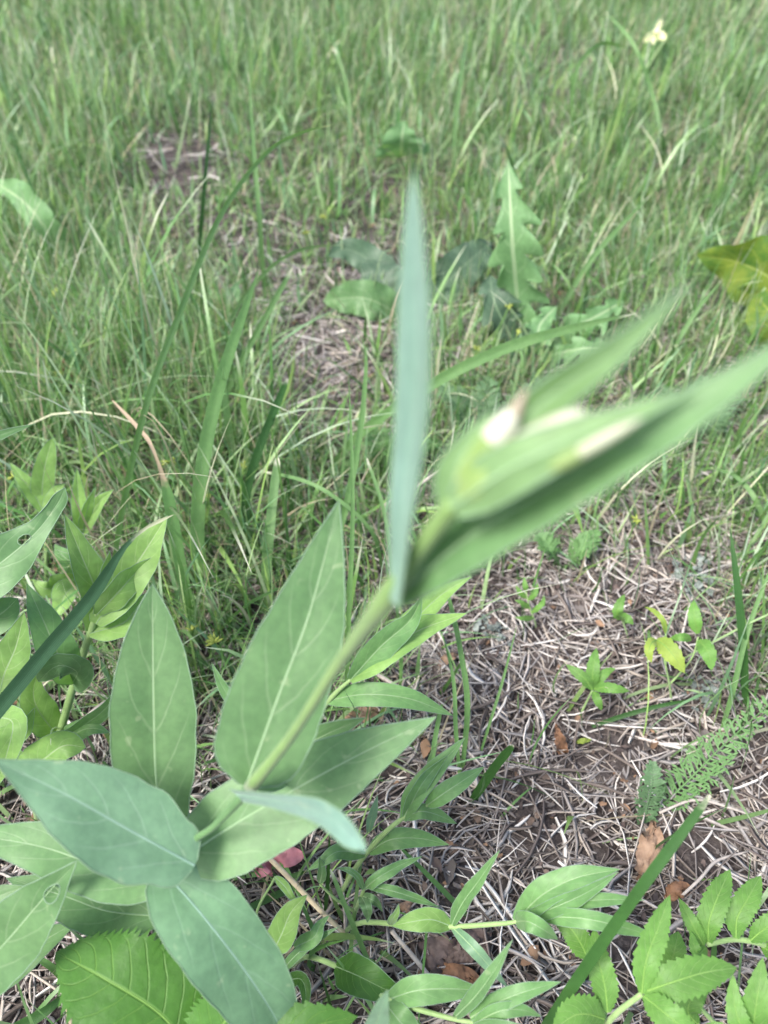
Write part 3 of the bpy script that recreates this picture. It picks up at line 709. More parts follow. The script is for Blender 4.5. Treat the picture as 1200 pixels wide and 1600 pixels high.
# behind the leaning stem
shoot('leafy_shoot', 'shoot with a folded bright leaf right under the leaning bud stem', 'plant', A(470, 1190, 0),
      [A(490, 1130, .03), A(520, 1088, .055), A(548, 1062, .07)],
      [([A(548, 1062, .07), A(600, 1020, .085), A(655, 985, .09), A(730, 958, .095)], 30, dict(roll=-20, fold=30, mat=M['young'], **rk)),
       ([A(548, 1062, .07), A(595, 1010, .09), A(640, 970, .10), A(660, 930, .115)], 26, dict(roll=18, fold=25, mat=M['mid'], **rk)),
       ([A(600, 1010, .08), A(650, 965, .09), A(695, 925, .095), A(738, 900, .10)], 20, dict(roll=0, mat=M['young'], **rk)),
       ([A(510, 1095, .05), A(570, 1085, .065), A(640, 1092, .065), A(708, 1118, .05)], 21, dict(roll=-8, **rk)),
       ([A(490, 1130, .03), A(420, 1120, .05), A(360, 1090, .06), A(330, 1035, .07)], 18, dict(roll=20, **rk))], M['mid'], M['stem_pale'])
shoot('leafy_shoot', 'slender shoot with narrow leaves rising beside the drooping grey leaf', 'plant', A(530, 1400, 0),
      [A(560, 1350, .03), A(595, 1308, .05), A(630, 1278, .065), A(668, 1258, .075)],
      [([A(630, 1280, .065), A(650, 1240, .08), A(688, 1195, .09), A(727, 1152, .10)], 20, dict(roll=-14, fold=25, **rk)),
       ([A(632, 1278, .065), A(655, 1232, .085), A(675, 1205, .09), A(700, 1180, .10)], 14, dict(roll=25, **rk)),
       ([A(668, 1258, .075), A(690, 1242, .085), A(720, 1222, .09), A(757, 1198, .09)], 17, dict(roll=0, fold=25, **rk)),
       ([A(632, 1278, .065), A(655, 1268, .075), A(680, 1272, .07), A(714, 1287, .06)], 13, dict(roll=-10, **rk)),
       ([A(576, 1332, .04), A(610, 1312, .05), A(655, 1310, .05), A(702, 1320, .045)], 18, dict(roll=10, **rk)),
       ([A(570, 1335, .04), A(530, 1330, .055), A(505, 1345, .055), A(480, 1360, .05)], 14, dict(roll=0, **rk)),
       ([A(576, 1300, .05), A(580, 1280, .06), A(584, 1265, .07), A(590, 1242, .08)], 9, dict(roll=30, mat=M['hero_blue'], **rk))], M['mid'], M['stem_pale'], r=.0013)
shoot('leafy_shoot', 'ragged shoot with twisted chewed narrow leaves over the straw', 'plant', A(545, 1450, 0),
      [A(555, 1425, .02), A(565, 1400, .04), A(572, 1380, .05)],
      [([A(570, 1388, .05), A(590, 1372, .06), A(625, 1352, .06), A(660, 1338, .06)], 11, dict(roll=10, fold=30, ripple=.35, **rk)),
       ([A(572, 1384, .05), A(605, 1390, .055), A(645, 1402, .05), A(688, 1418, .045)], 9, dict(roll=-10, ripple=.3, **rk)),
       ([A(568, 1390, .05), A(560, 1372, .06), A(545, 1360, .065), A(525, 1356, .06)], 6, dict(roll=20, ripple=.2, **rk)),
       ([A(565, 1400, .04), A(572, 1415, .05), A(575, 1430, .045), A(574, 1442, .04)], 10, dict(roll=0, ripple=.2, mat=M['hero'], **rk)),
       ([A(565, 1400, .04), A(580, 1405, .05), A(590, 1412, .045), A(598, 1425, .04)], 8, dict(roll=0, mat=M['hero'], **rk)),
       ([A(500, 1380, .04), A(503, 1365, .05), A(502, 1350, .055), A(498, 1338, .06)], 8, dict(roll=0, mat=M['hero'], **rk))], M['mid'], M['stem_pale'], r=.0011, stems=([A(555, 1425, .02), A(525, 1405, .03), A(500, 1382, .04)],))
shoot('leafy_shoot', 'long creeping shoot carrying paired narrow leaves out to a folded tip above the litter', 'plant', A(530, 1470, 0),
      [A(560, 1442, .03), A(640, 1446, .045), A(705, 1448, .05), A(770, 1444, .06), A(806, 1440, .065), A(840, 1425, .07)],
      [([A(705, 1447, .05), A(675, 1437, .055), A(645, 1440, .055), A(612, 1447, .05)], 20, dict(roll=0, mat=M['young'], **rk)),
       ([A(705, 1447, .05), A(722, 1412, .065), A(748, 1376, .08), A(781, 1328, .095)], 14, dict(roll=-20, fold=25, ripple=.15, **rk)),
       ([A(707, 1449, .05), A(738, 1480, .055), A(765, 1510, .05), A(795, 1545, .045)], 12, dict(roll=15, mat=M['hero_blue'], **rk)),
       ([A(610, 1445, .045), A(614, 1435, .055), A(620, 1425, .06), A(623, 1412, .065)], 8, dict(roll=20, mat=M['young'], **rk)),
       ([A(806, 1440, .065), A(845, 1400, .08), A(900, 1372, .09), A(969, 1358, .095)], 26, dict(roll=-15, fold=25, **rk)),
       ([A(820, 1436, .068), A(880, 1412, .085), A(925, 1390, .09), A(966, 1362, .096)], 17, dict(roll=30, fold=10, **rk)),
       ([A(806, 1440, .065), A(825, 1440, .08), A(848, 1452, .08), A(872, 1468, .07)], 17, dict(roll=10, mat=M['mid'], **rk)),
       ([A(840, 1430, .07), A(890, 1412, .08), A(940, 1406, .085), A(1008, 1406, .085)], 14, dict(roll=-10, fold=22, **rk)),
       ([A(840, 1432, .07), A(910, 1435, .085), A(970, 1448, .085), A(1034, 1467, .08)], 16, dict(roll=10, fold=18, **rk))], M['mid'], M['stem_pale'], r=.0012)
shoot('leafy_shoot', 'low shoot with broad paired leaves at the foot of the yellow straw', 'plant', A(455, 1510, 0),
      [A(480, 1495, .02), A(530, 1512, .035), A(600, 1558, .05), A(700, 1590, .055), A(760, 1600, .06)],
      [([A(525, 1510, .035), A(560, 1525, .05), A(600, 1545, .05), A(640, 1560, .045)], 32, dict(roll=0, mat=M['serr'], **rk)),
       ([A(605, 1562, .05), A(650, 1548, .06), A(700, 1545, .06), A(760, 1548, .055)], 24, dict(roll=0, mat=M['mid'], **rk)),
       ([A(710, 1590, .055), A(740, 1560, .07), A(770, 1520, .085), A(801, 1468, .10)], 15, dict(roll=-25, fold=25, mat=M['hero'], **rk)),
       ([A(735, 1590, .06), A(780, 1565, .07), A(825, 1548, .075), A(877, 1534, .075)], 17, dict(roll=-10, mat=M['mid'], **rk)),
       ([A(740, 1600, .06), A(780, 1580, .07), A(815, 1578, .07), A(846, 1588, .065)], 14, dict(roll=10, mat=M['mid'], **rk)),
       ([A(600, 1565, .05), A(620, 1590, .055), A(640, 1615, .05), A(660, 1650, .04)], 24, dict(roll=0, mat=M['mid'], **rk)),
       ([A(740, 1605, .06), A(790, 1610, .07), A(820, 1612, .07), A(850, 1605, .07)], 16, dict(roll=10, mat=M['hero'], **rk))], M['mid'], M['stem_pale'], r=.0013)
shoot('leafy_shoot', 'bluish leaf tip poking up at the bottom between the low shoots', 'plant', A(580, 1720, 0),
      [A(580, 1680, .06), A(582, 1650, .09)],
      [([A(582, 1650, .09), A(585, 1620, .11), A(592, 1585, .125), A(606, 1546, .14)], 24, dict(roll=20, mat=M['hero_blue'], **rk)),
       ([A(582, 1655, .09), A(560, 1680, .10), A(540, 1700, .09), A(510, 1720, .08)], 24, dict(roll=0, mat=M['hero_blue'], **rk))], M['hero_blue'], M['stem_pale'])
shoot('leafy_shoot', 'small shoot with a pale round leaf next to the big serrated leaf', 'plant', A(345, 1560, 0),
      [A(345, 1540, .03), A(338, 1525, .045)],
      [([A(345, 1528, .045), A(325, 1520, .055), A(300, 1512, .055), A(272, 1496, .05)], 27, dict(roll=0, prof=ROUND, mat=M['hero'], **rk)),
       ([A(340, 1530, .045), A(350, 1510, .05), A(355, 1500, .05), A(350, 1485, .055)], 16, dict(roll=10, mat=M['mid'], **rk))], M['mid'], M['stem_pale'])
shoot('leafy_shoot', 'short shoot with a lime green oval leaf beside the pink leaf', 'plant', A(440, 1560, 0),
      [A(440, 1530, .02), A(435, 1505, .035), A(420, 1480, .05)],
      [([A(425, 1490, .05), A(440, 1460, .06), A(455, 1425, .065), A(480, 1398, .07)], 25, dict(roll=0, mat=M['young'], prof=OVATE, **rk)),
       ([A(438, 1520, .03), A(460, 1495, .04), A(490, 1470, .045), A(530, 1448, .05)], 9, dict(roll=0, **rk)),
       ([A(440, 1535, .02), A(470, 1530, .03), A(478, 1560, .03), A(465, 1590, .03)], 12, dict(roll=0, mat=M['serr'], **rk)),
       ([A(430, 1370, .05), A(445, 1385, .055), A(455, 1400, .055), A(465, 1408, .05)], 8, dict(roll=0, mat=M['young'], **rk)),
       ([A(460, 1480, .04), A(490, 1465, .05), A(500, 1445, .05), A(515, 1430, .05)], 14, dict(roll=0, mat=M['mid'], **rk))], M['mid'], M['stem_pale'], r=.0011,
      stems=([A(440, 1535, .02), A(400, 1440, .03), A(430, 1370, .045)],))

# ------------------------------------------------------------------ serrated leaves and leaflets
SER = [(0, .2), (.08, .5), (.25, .92), (.42, 1), (.62, .9), (.8, .6), (.93, .25), (1, .0)]
def leaflets(name, label, base, stem, lvs, mat, r=.0013, stems=()):
    t = thing(name, label, 'plant', base)
    tube('stem', [base]+stem, [(0, r*1.1), (1, r*.8)], M['stem_pale'], t, n=18, sides=8)
    for s in stems: tube('stem', s, [(0, r*.9), (1, r*.6)], M['stem_pale'], t, n=12, sides=7)
    for i, (pts, wp, kw) in enumerate(lvs):
        kw = dict(kw); mm = kw.pop('mat', mat); kw.setdefault('fold', 9); kw.setdefault('roll', 0)
        k = kw.pop('k', 15)
        leaf(t, pts, px2m(wp*kw.pop('ws', .80), np.mean([depth(p) for p in pts])), mm, name='leaflet', prof=kw.pop('prof', SER), n=k*6, m=4, serr=.2, nserr=k, ripple=kw.pop('ripple', .05), seed=i+5,
             rib=M['rib_green'], ribr=.00035, **kw)
    return t
M['rib_green'] = plain_mat('leaflet_rib', (.17, .31, .07), (.14, .26, .055), rough=.5, nscale=140, bump=.1)
leaflets('serrated_plant', 'big bright green leaf with saw toothed edges under the tall plant', A(330, 1800, 0),
         [A(330, 1740, .03), A(310, 1680, .07), A(290, 1630, .085)],
         [([A(300, 1640, .085), A(245, 1580, .095), A(165, 1530, .10), A(86, 1488, .095)], 92, dict(k=26, fold=4, roll=4, ws=.98, mat=M['serr'])),
          ([A(305, 1660, .085), A(340, 1610, .095), A(375, 1570, .10), A(418, 1530, .10)], 60, dict(k=24, fold=6, ws=.95, mat=M['serr'])),
          ([A(310, 1690, .08), A(390, 1660, .09), A(470, 1610, .095), A(560, 1588, .09)], 52, dict(k=24, fold=6, ws=.95, mat=M['serr']))], M['serr'], r=.0018)
leaflets('ground_elder', 'cluster of three toothed light green leaflets on a stalk by the dark grass blade', A(905, 1650, 0),
         [A(930, 1620, .04), A(965, 1582, .065), A(1003, 1553, .08)],
         [([A(1003, 1552, .08), A(1010, 1500, .09), A(1028, 1450, .095), A(1047, 1398, .10)], 28, dict(fold=16, roll=10)),
          ([A(1006, 1550, .08), A(1050, 1535, .088), A(1100, 1520, .09), A(1152, 1512, .088)], 38, dict(fold=10)),
          ([A(1006, 1556, .08), A(1035, 1580, .085), A(1065, 1605, .085), A(1100, 1640, .08)], 30, dict(fold=12))], M['gout'])
leaflets('ground_elder', 'toothed light green leaflets set in pairs on a thin stalk beside the rolled brown leaf', A(1265, 1560, 0),
         [A(1245, 1500, .03), A(1200, 1478, .055), A(1150, 1468, .06), A(1105, 1476, .062)],
         [([A(1107, 1475, .062), A(1108, 1440, .07), A(1122, 1400, .075), A(1141, 1358, .075)], 27, dict(fold=12)),
          ([A(1150, 1466, .062), A(1152, 1435, .068), A(1168, 1405, .072), A(1189, 1368, .072)], 26, dict(fold=12)),
          ([A(1100, 1478, .062), A(1085, 1450, .068), A(1072, 1425, .07), A(1061, 1403, .07)], 15, dict(fold=16)),
          ([A(1103, 1480, .062), A(1092, 1490, .066), A(1085, 1478, .068), A(1080, 1455, .068)], 13, dict(fold=16)),
          ([A(1172, 1470, .06), A(1190, 1455, .066), A(1210, 1440, .07), A(1235, 1420, .07)], 22, dict(fold=10)),
          ([A(1190, 1480, .055), A(1215, 1490, .06), A(1235, 1500, .06), A(1260, 1520, .06)], 22, dict(fold=10))], M['gout'])
leaflets('ground_elder', 'pair of broad toothed leaflets half hidden by the dark grass blade', A(960, 1690, 0),
         [A(950, 1650, .03), A(940, 1620, .05), A(935, 1600, .06)],
         [([A(950, 1582, .062), A(945, 1540, .07), A(935, 1500, .075), A(928, 1450, .075)], 28, dict(fold=10)),
          ([A(945, 1592, .062), A(920, 1585, .068), A(895, 1588, .07), A(862, 1612, .07)], 36, dict(fold=6)),
          ([A(920, 1500, .06), A(905, 1470, .066), A(890, 1450, .068), A(862, 1432, .068)], 26, dict(fold=10))], M['gout'],
         stems=([A(940, 1620, .05), A(945, 1560, .055), A(922, 1498, .06)],))
leaflets('ground_elder', 'upright toothed leaflet with a small side lobe low beside the three leaflets', A(1200, 1720, 0),
         [A(1190, 1680, .04), A(1180, 1650, .06)],
         [([A(1180, 1650, .06), A(1178, 1600, .075), A(1185, 1545, .085), A(1192, 1495, .09)], 30, dict(fold=14)),
          ([A(1178, 1650, .06), A(1160, 1610, .075), A(1148, 1570, .08), A(1145, 1520, .085)], 24, dict(fold=12)),
          ([A(1180, 1655, .06), A(1150, 1630, .07), A(1125, 1610, .072), A(1100, 1600, .07)], 26, dict(fold=12)),
          ([A(1090, 1600, .05), A(1075, 1580, .055), A(1085, 1555, .06), A(1110, 1540, .06)], 26, dict(fold=12)),
          ([A(1040, 1520, .04), A(1050, 1500, .05), A(1055, 1480, .055), A(1060, 1455, .055)], 28, dict(fold=12, mat=M['gout']))], M['gout'],
         stems=([A(1190, 1680, .04), A(1130, 1640, .045), A(1090, 1600, .05)], [A(1190, 1680, .04), A(1090, 1570, .035), A(1040, 1520, .04)]))
# seedlings in the litter
leaflets('seedling', 'small seedling with five oval green leaflets on the dry straw', A(905, 1120, 0),
         [A(915, 1100, .01), A(925, 1080, .022)],
         [([A(926, 1078, .022), A(915, 1062, .028), A(900, 1050, .03), A(884, 1038, .03)], 12, dict(k=9)),
          ([A(927, 1076, .022), A(926, 1055, .03), A(928, 1035, .034), A(932, 1012, .036)], 14, dict(k=9)),
          ([A(928, 1077, .022), A(945, 1074, .028), A(962, 1076, .03), A(984, 1080, .028)], 11, dict(k=9)),
          ([A(928, 1074, .022), A(938, 1060, .028), A(948, 1050, .03), A(962, 1044, .03)], 10, dict(k=9)),
          ([A(927, 1080, .022), A(932, 1090, .024), A(936, 1100, .022), A(940, 1110, .018)], 9, dict(k=9))], M['gout'], r=.0007)
leaflets('seedling', 'pale yellow green seedling with a curled yellow leaf on the straw', A(1050, 1105, 0),
         [A(1046, 1070, .02), A(1040, 1040, .035)],
         [([A(1026, 1000, .045), A(1040, 1010, .05), A(1055, 1028, .05), A(1070, 1052, .045)], 20, dict(k=9, mat=M['lime'])),
          ([A(1026, 1000, .045), A(1018, 1005, .05), A(1014, 1018, .05), A(1018, 1036, .045)], 11, dict(k=9, mat=M['lime'])),
          ([A(1040, 990, .045), A(1036, 970, .055), A(1022, 955, .055), A(1007, 948, .05)], 6, dict(k=9, mat=M['lime'], fold=30)),
          ([A(1090, 990, .045), A(1086, 970, .052), A(1084, 950, .055), A(1084, 938, .055)], 14, dict(k=9)),
          ([A(1092, 1000, .045), A(1102, 1012, .05), A(1108, 1024, .05), A(1112, 1048, .045)], 17, dict(k=9)),
          ([A(1080, 1000, .045), A(1070, 996, .05), A(1060, 996, .05), A(1046, 998, .045)], 9, dict(k=9))], M['gout'], r=.0007,
         stems=([A(1040, 1040, .035), A(1034, 1015, .04), A(1026, 1000, .045)], [A(1046, 1070, .02), A(1080, 1030, .035), A(1091, 995, .045)], [A(1040, 1040, .035), A(1042, 1010, .04), A(1040, 990, .045)]))
leaflets('seedling', 'tiny pale feather leaved seedling at the edge of the litter', A(838, 985, 0),
         [A(836, 972, .01), A(828, 950, .02), A(822, 925, .03)],
         [([A(830, 958, .02), A(840, 950, .026), A(848, 942, .028), A(850, 930, .028)], 6, dict(k=7)),
          ([A(828, 950, .02), A(818, 944, .026), A(812, 940, .028), A(804, 938, .028)], 6, dict(k=7)),
          ([A(825, 938, .025), A(834, 930, .03), A(838, 922, .032), A(840, 910, .034)], 6, dict(k=7)),
          ([A(824, 935, .025), A(815, 928, .03), A(810, 922, .032), A(806, 914, .034)], 6, dict(k=7)),
          ([A(834, 966, .015), A(822, 966, .02), A(814, 966, .022), A(804, 964, .022)], 6, dict(k=7)),
          ([A(822, 925, .03), A(821, 918, .034), A(820, 912, .036), A(819, 902, .038)], 6, dict(k=7))], M['gout'], r=.0005)
leaflets('seedling', 'two leaved light green seedling beside the small yellowish one', A(982, 1000, 0),
         [A(978, 985, .012), A(972, 968, .022)],
         [([A(972, 968, .022), A(965, 958, .03), A(968, 945, .034), A(976, 928, .036)], 11, dict(k=9)),
          ([A(972, 970, .022), A(976, 966, .03), A(982, 968, .032), A(990, 976, .03)], 12, dict(k=9))], M['gout'], r=.0006)

# pink leaf
pk = thing('pink_leaved_sprig', 'small sprig with crumpled pink leaves on the litter under the tall plant', 'plant', A(425, 1385, 0))
tube('stem', [A(425, 1385, 0), A(424, 1368, .012), A(422, 1352, .018)], .0006, M['stem_grass'], pk, n=8, sides=6)
for i, (b, t_, w) in enumerate([((425, 1352), (440, 1316), 17), ((430, 1352), (476, 1338), 13), ((420, 1352), (385, 1345), 15), ((424, 1355), (402, 1370), 12)]):
    B, T_ = A(*b, .018), A(*t_, .024)
    leaf(pk, [B, B*.6+T_*.4+np.array([0, 0, .006]), T_], px2m(w*1.25, .38), M['pink'], prof=ROUND, fold=18, roll=i*12-15, n=12, m=4, ripple=.25, seed=i)

# ------------------------------------------------------------------ dandelion and broad leaves behind
def jag(ts, sgn, k=6, ph=0.0, deep=.62):
    s = (ts*k*(1.0 if sgn > 0 else .93)+ph+(.37 if sgn > 0 else 0)) % 1.0
    v = np.where(s < .88, 1-deep*(s/.88)**1.9, 1-deep+deep*(s-.88)/.12)
    v = v*(.85+.15*np.sin(ts*17+sgn*2))*(1.0 if sgn > 0 else .72)
    return np.clip(v, .1, 1)
def back(pts, w, **kw): pass
def dand(name, label, base, lvs):
    t = thing(name, label, 'plant', base)
    for i, (pts, wp, kw) in enumerate(lvs):
        kw = dict(kw); mm = kw.pop('mat', M['dand']); k = kw.pop('k', 5); deep = kw.pop('deep', .6)
        kw.setdefault('fold', 10); kw.setdefault('roll', 0)
        leaf(t, pts, px2m(wp, np.mean([depth(p) for p in pts])), mm, n=90, m=4, lobes=(lambda ts, s, k=k, d=deep: jag(ts, s, k, .2, d)) if k else None,
             prof=kw.pop('prof', [(0, .18), (.15, .5), (.4, .9), (.65, 1), (.85, .8), (.95, .45), (1, 0)]), ripple=.12, rfreq=5, seed=i, sweep=.38 if k else 0, rib=M['rib'] if k else None, ribr=.0009, **kw)
    return t
dand('dandelion', 'tall jagged dandelion leaf standing upright in the lawn', A(815, 560, 0),
     [([A(815, 558, 0), A(808, 470, .05), A(800, 370, .11), A(794, 248, .16)], 56, dict(roll=-6, fold=14, k=7.3, deep=.72, prof=[(0, .25), (.15, .55), (.4, 1), (.6, 1), (.8, .72), (.93, .36), (1, 0)])),
      ([A(818, 562, 0), A(790, 510, .03), A(772, 470, .05), A(765, 430, .06)], 44, dict(mat=M['broad_dark'], k=5, roll=10)),
      ([A(822, 562, 0), A(838, 530, .03), A(845, 505, .04), A(870, 478, .05)], 34, dict(k=5, roll=15)),
      ([A(818, 565, 0), A(880, 520, .02), A(930, 495, .035), A(975, 470, .04)], 34, dict(k=6, deep=.7, roll=10)),
      ([A(820, 568, 0), A(880, 550, .02), A(930, 545, .03), A(985, 560, .02)], 30, dict(k=6, deep=.7))])
dand('broad_leaf_plant', 'dull dark rounded leaves lying low behind the tall narrow leaf', A(660, 500, 0),
     [([A(668, 490, 0), A(695, 445, .02), A(725, 415, .035), A(768, 378, .045)], 32, dict(k=0, mat=M['broad_dark'], prof=ROUND)),
      ([A(640, 495, 0), A(610, 455, .02), A(595, 430, .03), A(588, 390, .04)], 34, dict(k=0, mat=M['broad_dark'], prof=ROUND)),
      ([A(635, 500, 0), A(595, 475, .02), A(560, 465, .025), A(505, 470, .015)], 28, dict(k=0, mat=M['hero'], prof=ROUND)),
      ([A(640, 505, 0), A(590, 420, .03), A(545, 390, .04), A(512, 400, .035)], 26, dict(k=0, mat=M['broad_dark'], prof=ROUND))])
dand('dandelion', 'wavy edged bright leaf bending out of the lawn near the left tufts', A(95, 420, 0),
     [([A(95, 418, 0), A(75, 365, .05), A(40, 318, .075), A(-12, 282, .08)], 34, dict(k=7, deep=.18, roll=-20, prof=ROUND))])
dand('dandelion', 'single pale triangular leaf on a thin stalk in the lawn behind the narrow leaf', A(626, 262, 0),
     [([A(626, 262, 0), A(627, 235, .03), A(628, 214, .05), A(632, 188, .065)], 46, dict(k=0, prof=[(0, .05), (.3, .06), (.45, .9), (.6, .85), (.8, .5), (1, 0)], roll=10))])
dand('broad_leaf_plant', 'small pale pair of leaves at the bare soil patch', A(345, 495, 0),
     [([A(345, 494, 0), A(340, 478, .02), A(330, 465, .028), A(312, 450, .03)], 15, dict(k=0, prof=OVATE)),
      ([A(346, 494, 0), A(352, 478, .02), A(362, 465, .028), A(372, 440, .03)], 16, dict(k=0, prof=OVATE))])
t = dand('broad_leaf_plant', 'large yellowing leaf with holes beside the thin grass', A(1240, 560, 0),
     [])
leaf(t, [A(1290, 500, .03), A(1230, 450, .05), A(1160, 412, .06), A(1088, 398, .06)], px2m(62, .75), M['sick'], prof=OVATE, fold=16, roll=-25, n=40, m=10, ripple=.2, holes=[(.60, .74, .05, .045), (.44, .80, .04, .03)], seed=2, rib=M['rib'], edge=None)
leaf(t, [A(1240, 560, 0), A(1225, 520, .03), A(1205, 490, .045), A(1180, 460, .05)], px2m(40, .72), M['sick'], prof=ROUND, fold=10, n=20, m=4, seed=3)
tube('stem', [A(1270, 560, 0), A(1282, 535, .015), A(1290, 500, .03)], .0012, M['stem_pale'], t, n=8, sides=6)

# ------------------------------------------------------------------ feathery fronds
def frond(parent, pts, w, mat, k=26, seed=0):
    r = np.random.default_rng(seed)
    ts = np.linspace(0, 1, 24); P = catmull(pts, ts); T, B, N = frames(P)
    Vs, Fs, n0 = [], [], 0
    V, q, _ = tube_geo(P, .0007*(1.1-.8*ts), 5); Vs.append(V[:-2]); Fs.append(q); n0 += len(V)-2
    up = np.array([0, 0, 1.0])
    for i in range(k):
        t = .12+.86*i/(k-1)
        c = catmull(pts, [t])[0]; tg = unit(catmull(pts, [min(1, t+.02)])[0]-catmull(pts, [t-.02])[0])
        side = unit(np.cross(tg, up)); nn = np.cross(side, tg)
        ln = w*(sin(pi*min(1, t*.85+.13))**.6)*r.uniform(.8, 1.1)
        for s in (-1, 1):
            d0 = unit(side*s+tg*.55+nn*r.uniform(-.1, .5))
            for b in range(5):
                u0 = b/5
                o0 = c+d0*ln*u0
                dd = unit(d0+unit(np.cross(d0, nn))*r.choice([-1, 1])*(.9 if b else 0)+nn*r.uniform(-.2, .4))
                l2 = ln*(.45 if b else 1.0)*(1-.4*u0)
                e = o0+dd*l2; pw = unit(np.cross(dd, nn))*.0007
                a = [o0-pw*.6, o0+pw*.6, o0+dd*l2*.6+pw*.9, o0+dd*l2*.6-pw*.9]
                Vs.append(np.array(a+[e+pw*.1, e-pw*.1])); Fs.append(np.array([[0, 1, 2, 3], [3, 2, 4, 5]])+n0); n0 += 6
    return place('frond', np.vstack(Vs), np.vstack(Fs), mat, parent)
def yarrow(label, base, fr, mat, group=None):
    t = thing('feathery_plant', label, 'plant', base, group)
    for i, (pts, w) in enumerate(fr): frond(t, pts, w, mat, seed=i+len(label))
    return t
yarrow('feathery fern like frond arching up over the straw at the grass edge', A(1020, 1275, 0),
       [([A(1020, 1272, 0), A(1070, 1225, .015), A(1130, 1165, .03), A(1225, 1080, .045)], .0125)], M['frond'])
yarrow('short curled feathery sprig rising from the straw near the rolled brown leaf', A(1005, 1300, 0),
       [([A(1005, 1298, 0), A(1010, 1265, .012), A(1018, 1230, .025), A(1020, 1190, .03)], .008)], M['frond_blue'])
yarrow('low feathery leaves among the grass behind the leaning stem', A(600, 750, 0),
       [([A(600, 750, 0), A(598, 715, .02), A(592, 690, .03), A(590, 655, .03)], .014), ([A(602, 750, 0), A(625, 720, .02), A(650, 700, .025), A(690, 690, .02)], .013),
        ([A(598, 752, 0), A(570, 735, .02), A(550, 730, .02), A(525, 740, .012)], .012)], M['frond'])
yarrow('low feathery leaves among the grass under the buds', A(735, 690, 0),
       [([A(735, 690, 0), A(725, 650, .02), A(710, 625, .03), A(690, 600, .03)], .014), ([A(738, 690, 0), A(755, 650, .02), A(760, 620, .03), A(765, 590, .03)], .014),
        ([A(738, 692, 0), A(790, 650, .02), A(830, 615, .03), A(880, 590, .03)], .014)], M['frond_blue'])
yarrow('feathery tuft in the thin grass near the yellowing leaf', A(1090, 700, 0),
       [([A(1090, 700, 0), A(1070, 660, .02), A(1050, 635, .03), A(1030, 600, .03)], .014), ([A(1092, 700, 0), A(1110, 665, .02), A(1130, 640, .03), A(1160, 620, .02)], .014),
        ([A(1092, 702, 0), A(1085, 660, .025), A(1090, 630, .035), A(1100, 590, .04)], .014)], M['frond_blue'])
yarrow('sparse feathery tuft at the upper edge of the dry litter', A(880, 890, 0),
       [([A(880, 890, 0), A(865, 868, .015), A(855, 850, .02), A(840, 835, .02)], .010), ([A(882, 890, 0), A(900, 865, .015), A(915, 850, .02), A(935, 830, .02)], .010)], M['frond'])

# ------------------------------------------------------------------ single grass blades and straws that stand out
def blade(label, pts, w, mat, prof=BLADE, roll=0, fold=20, name='grass_blade', cat='grass blade', n=26):
    V, faces, uv, P, Nr, _ = leaf_geo(pts, w/2, roll=roll, fold=fold, prof=prof, n=n, m=2)
    o = place(name, V, faces, mat, None, uv)
    return tag(o, label, cat)
blade('thick dark green grass blade with torn white tip crossing the toothed leaflets', [A(800, 1690, 0), A(862, 1590, .05), A(985, 1410, .12), A(1110, 1242, .165)], .0044, M['blade_dark'], TORN, roll=10)
blade('dark blue green blade with dry curling tip lying across the yellow green shoots', [A(-200, 1370, 0), D(-60, 1180, .335), D(60, 1030, .33), D(140, 935, .328), D(190, 860, .326), D(228, 825, .325), D(272, 804, .324)], .0068, M['blade_blue'],
      [(0, .8), (.4, 1), (.76, .97), (.86, .75), (.91, .35), (.95, .18), (.975, .26), (1, .02)], roll=25, n=44)
blade('broad flat mid green blade standing in the long grass', [A(318, 960, 0), A(308, 820, .05), A(322, 690, .09), A(352, 570, .125), A(405, 420, .15)], .0095, M['blade'], roll=15)
blade('stiff dark blade with frayed white tip beside the bare soil', [A(395, 900, 0), A(383, 790, .04), A(405, 700, .07), A(449, 592, .10)], .0065, M['blade_dark'], TORN, roll=20)
blade('long thin pale blade arching high over the lawn behind the yellow green shoots', [A(172, 960, 0), A(185, 830, .06), A(226, 640, .13), A(282, 485, .17), A(345, 335, .20), A(415, 240, .21), A(470, 208, .205), A(520, 195, .19)], .0042, M['blade_tip'], roll=30, n=40)
blade('thin blade with a white bent tip arching over the bare soil', [A(320, 620, 0), A(360, 500, .05), A(415, 425, .075), A(470, 390, .08), A(538, 382, .07)], .0038, M['blade_tip'], roll=25)
blade('straight blade with pale cut tip leaning beside the broad flat blade', [A(318, 700, 0), A(365, 588, .05), A(412, 500, .085), A(457, 418, .11)], .0052, M['blade_tip'], TORN, roll=20)
blade('tall straight pale tipped blade rising over the litter patch', [A(415, 480, 0), A(404, 330, .09), A(396, 230, .13), A(388, 112, .18)], .0050, M['blade_tip'], roll=20)
blade('dark narrow upright blade between bare litter and the arching blade', [A(305, 500, 0), A(312, 380, .06), A(320, 280, .11), A(332, 150, .16)], .0050, M['blade_dark'], BLADE, roll=35)
blade('thin upright stalk in the left lawn tuft', [A(210, 540, 0), A(188, 400, .06), A(178, 320, .09), A(168, 222, .13)], .0028, M['blade_tip'], roll=30)
blade('broad bright blade running sideways behind the bud cluster', [A(500, 760, 0), A(560, 680, .04), A(680, 597, .08), A(800, 540, .10), A(925, 505, .11), A(995, 490, .11)], .0085, M['blade_tip'], [(0, .7), (.3, .9), (.5, 1), (.75, .85), (.9, .4), (1, .05)], roll=15)
blade('slim straight stalk standing close behind the bud stem', [A(540, 1120, 0), A(545, 960, .07), A(551, 780, .12), A(545, 590, .16)], .0030, M['blade'], BLADE, roll=20)
blade('light green blade leaning close beside the narrow leaf', [A(480, 980, 0), A(530, 830, .05), A(560, 690, .09), A(572, 560, .12), A(560, 520, .13)], .0048, M['blade'], roll=20)
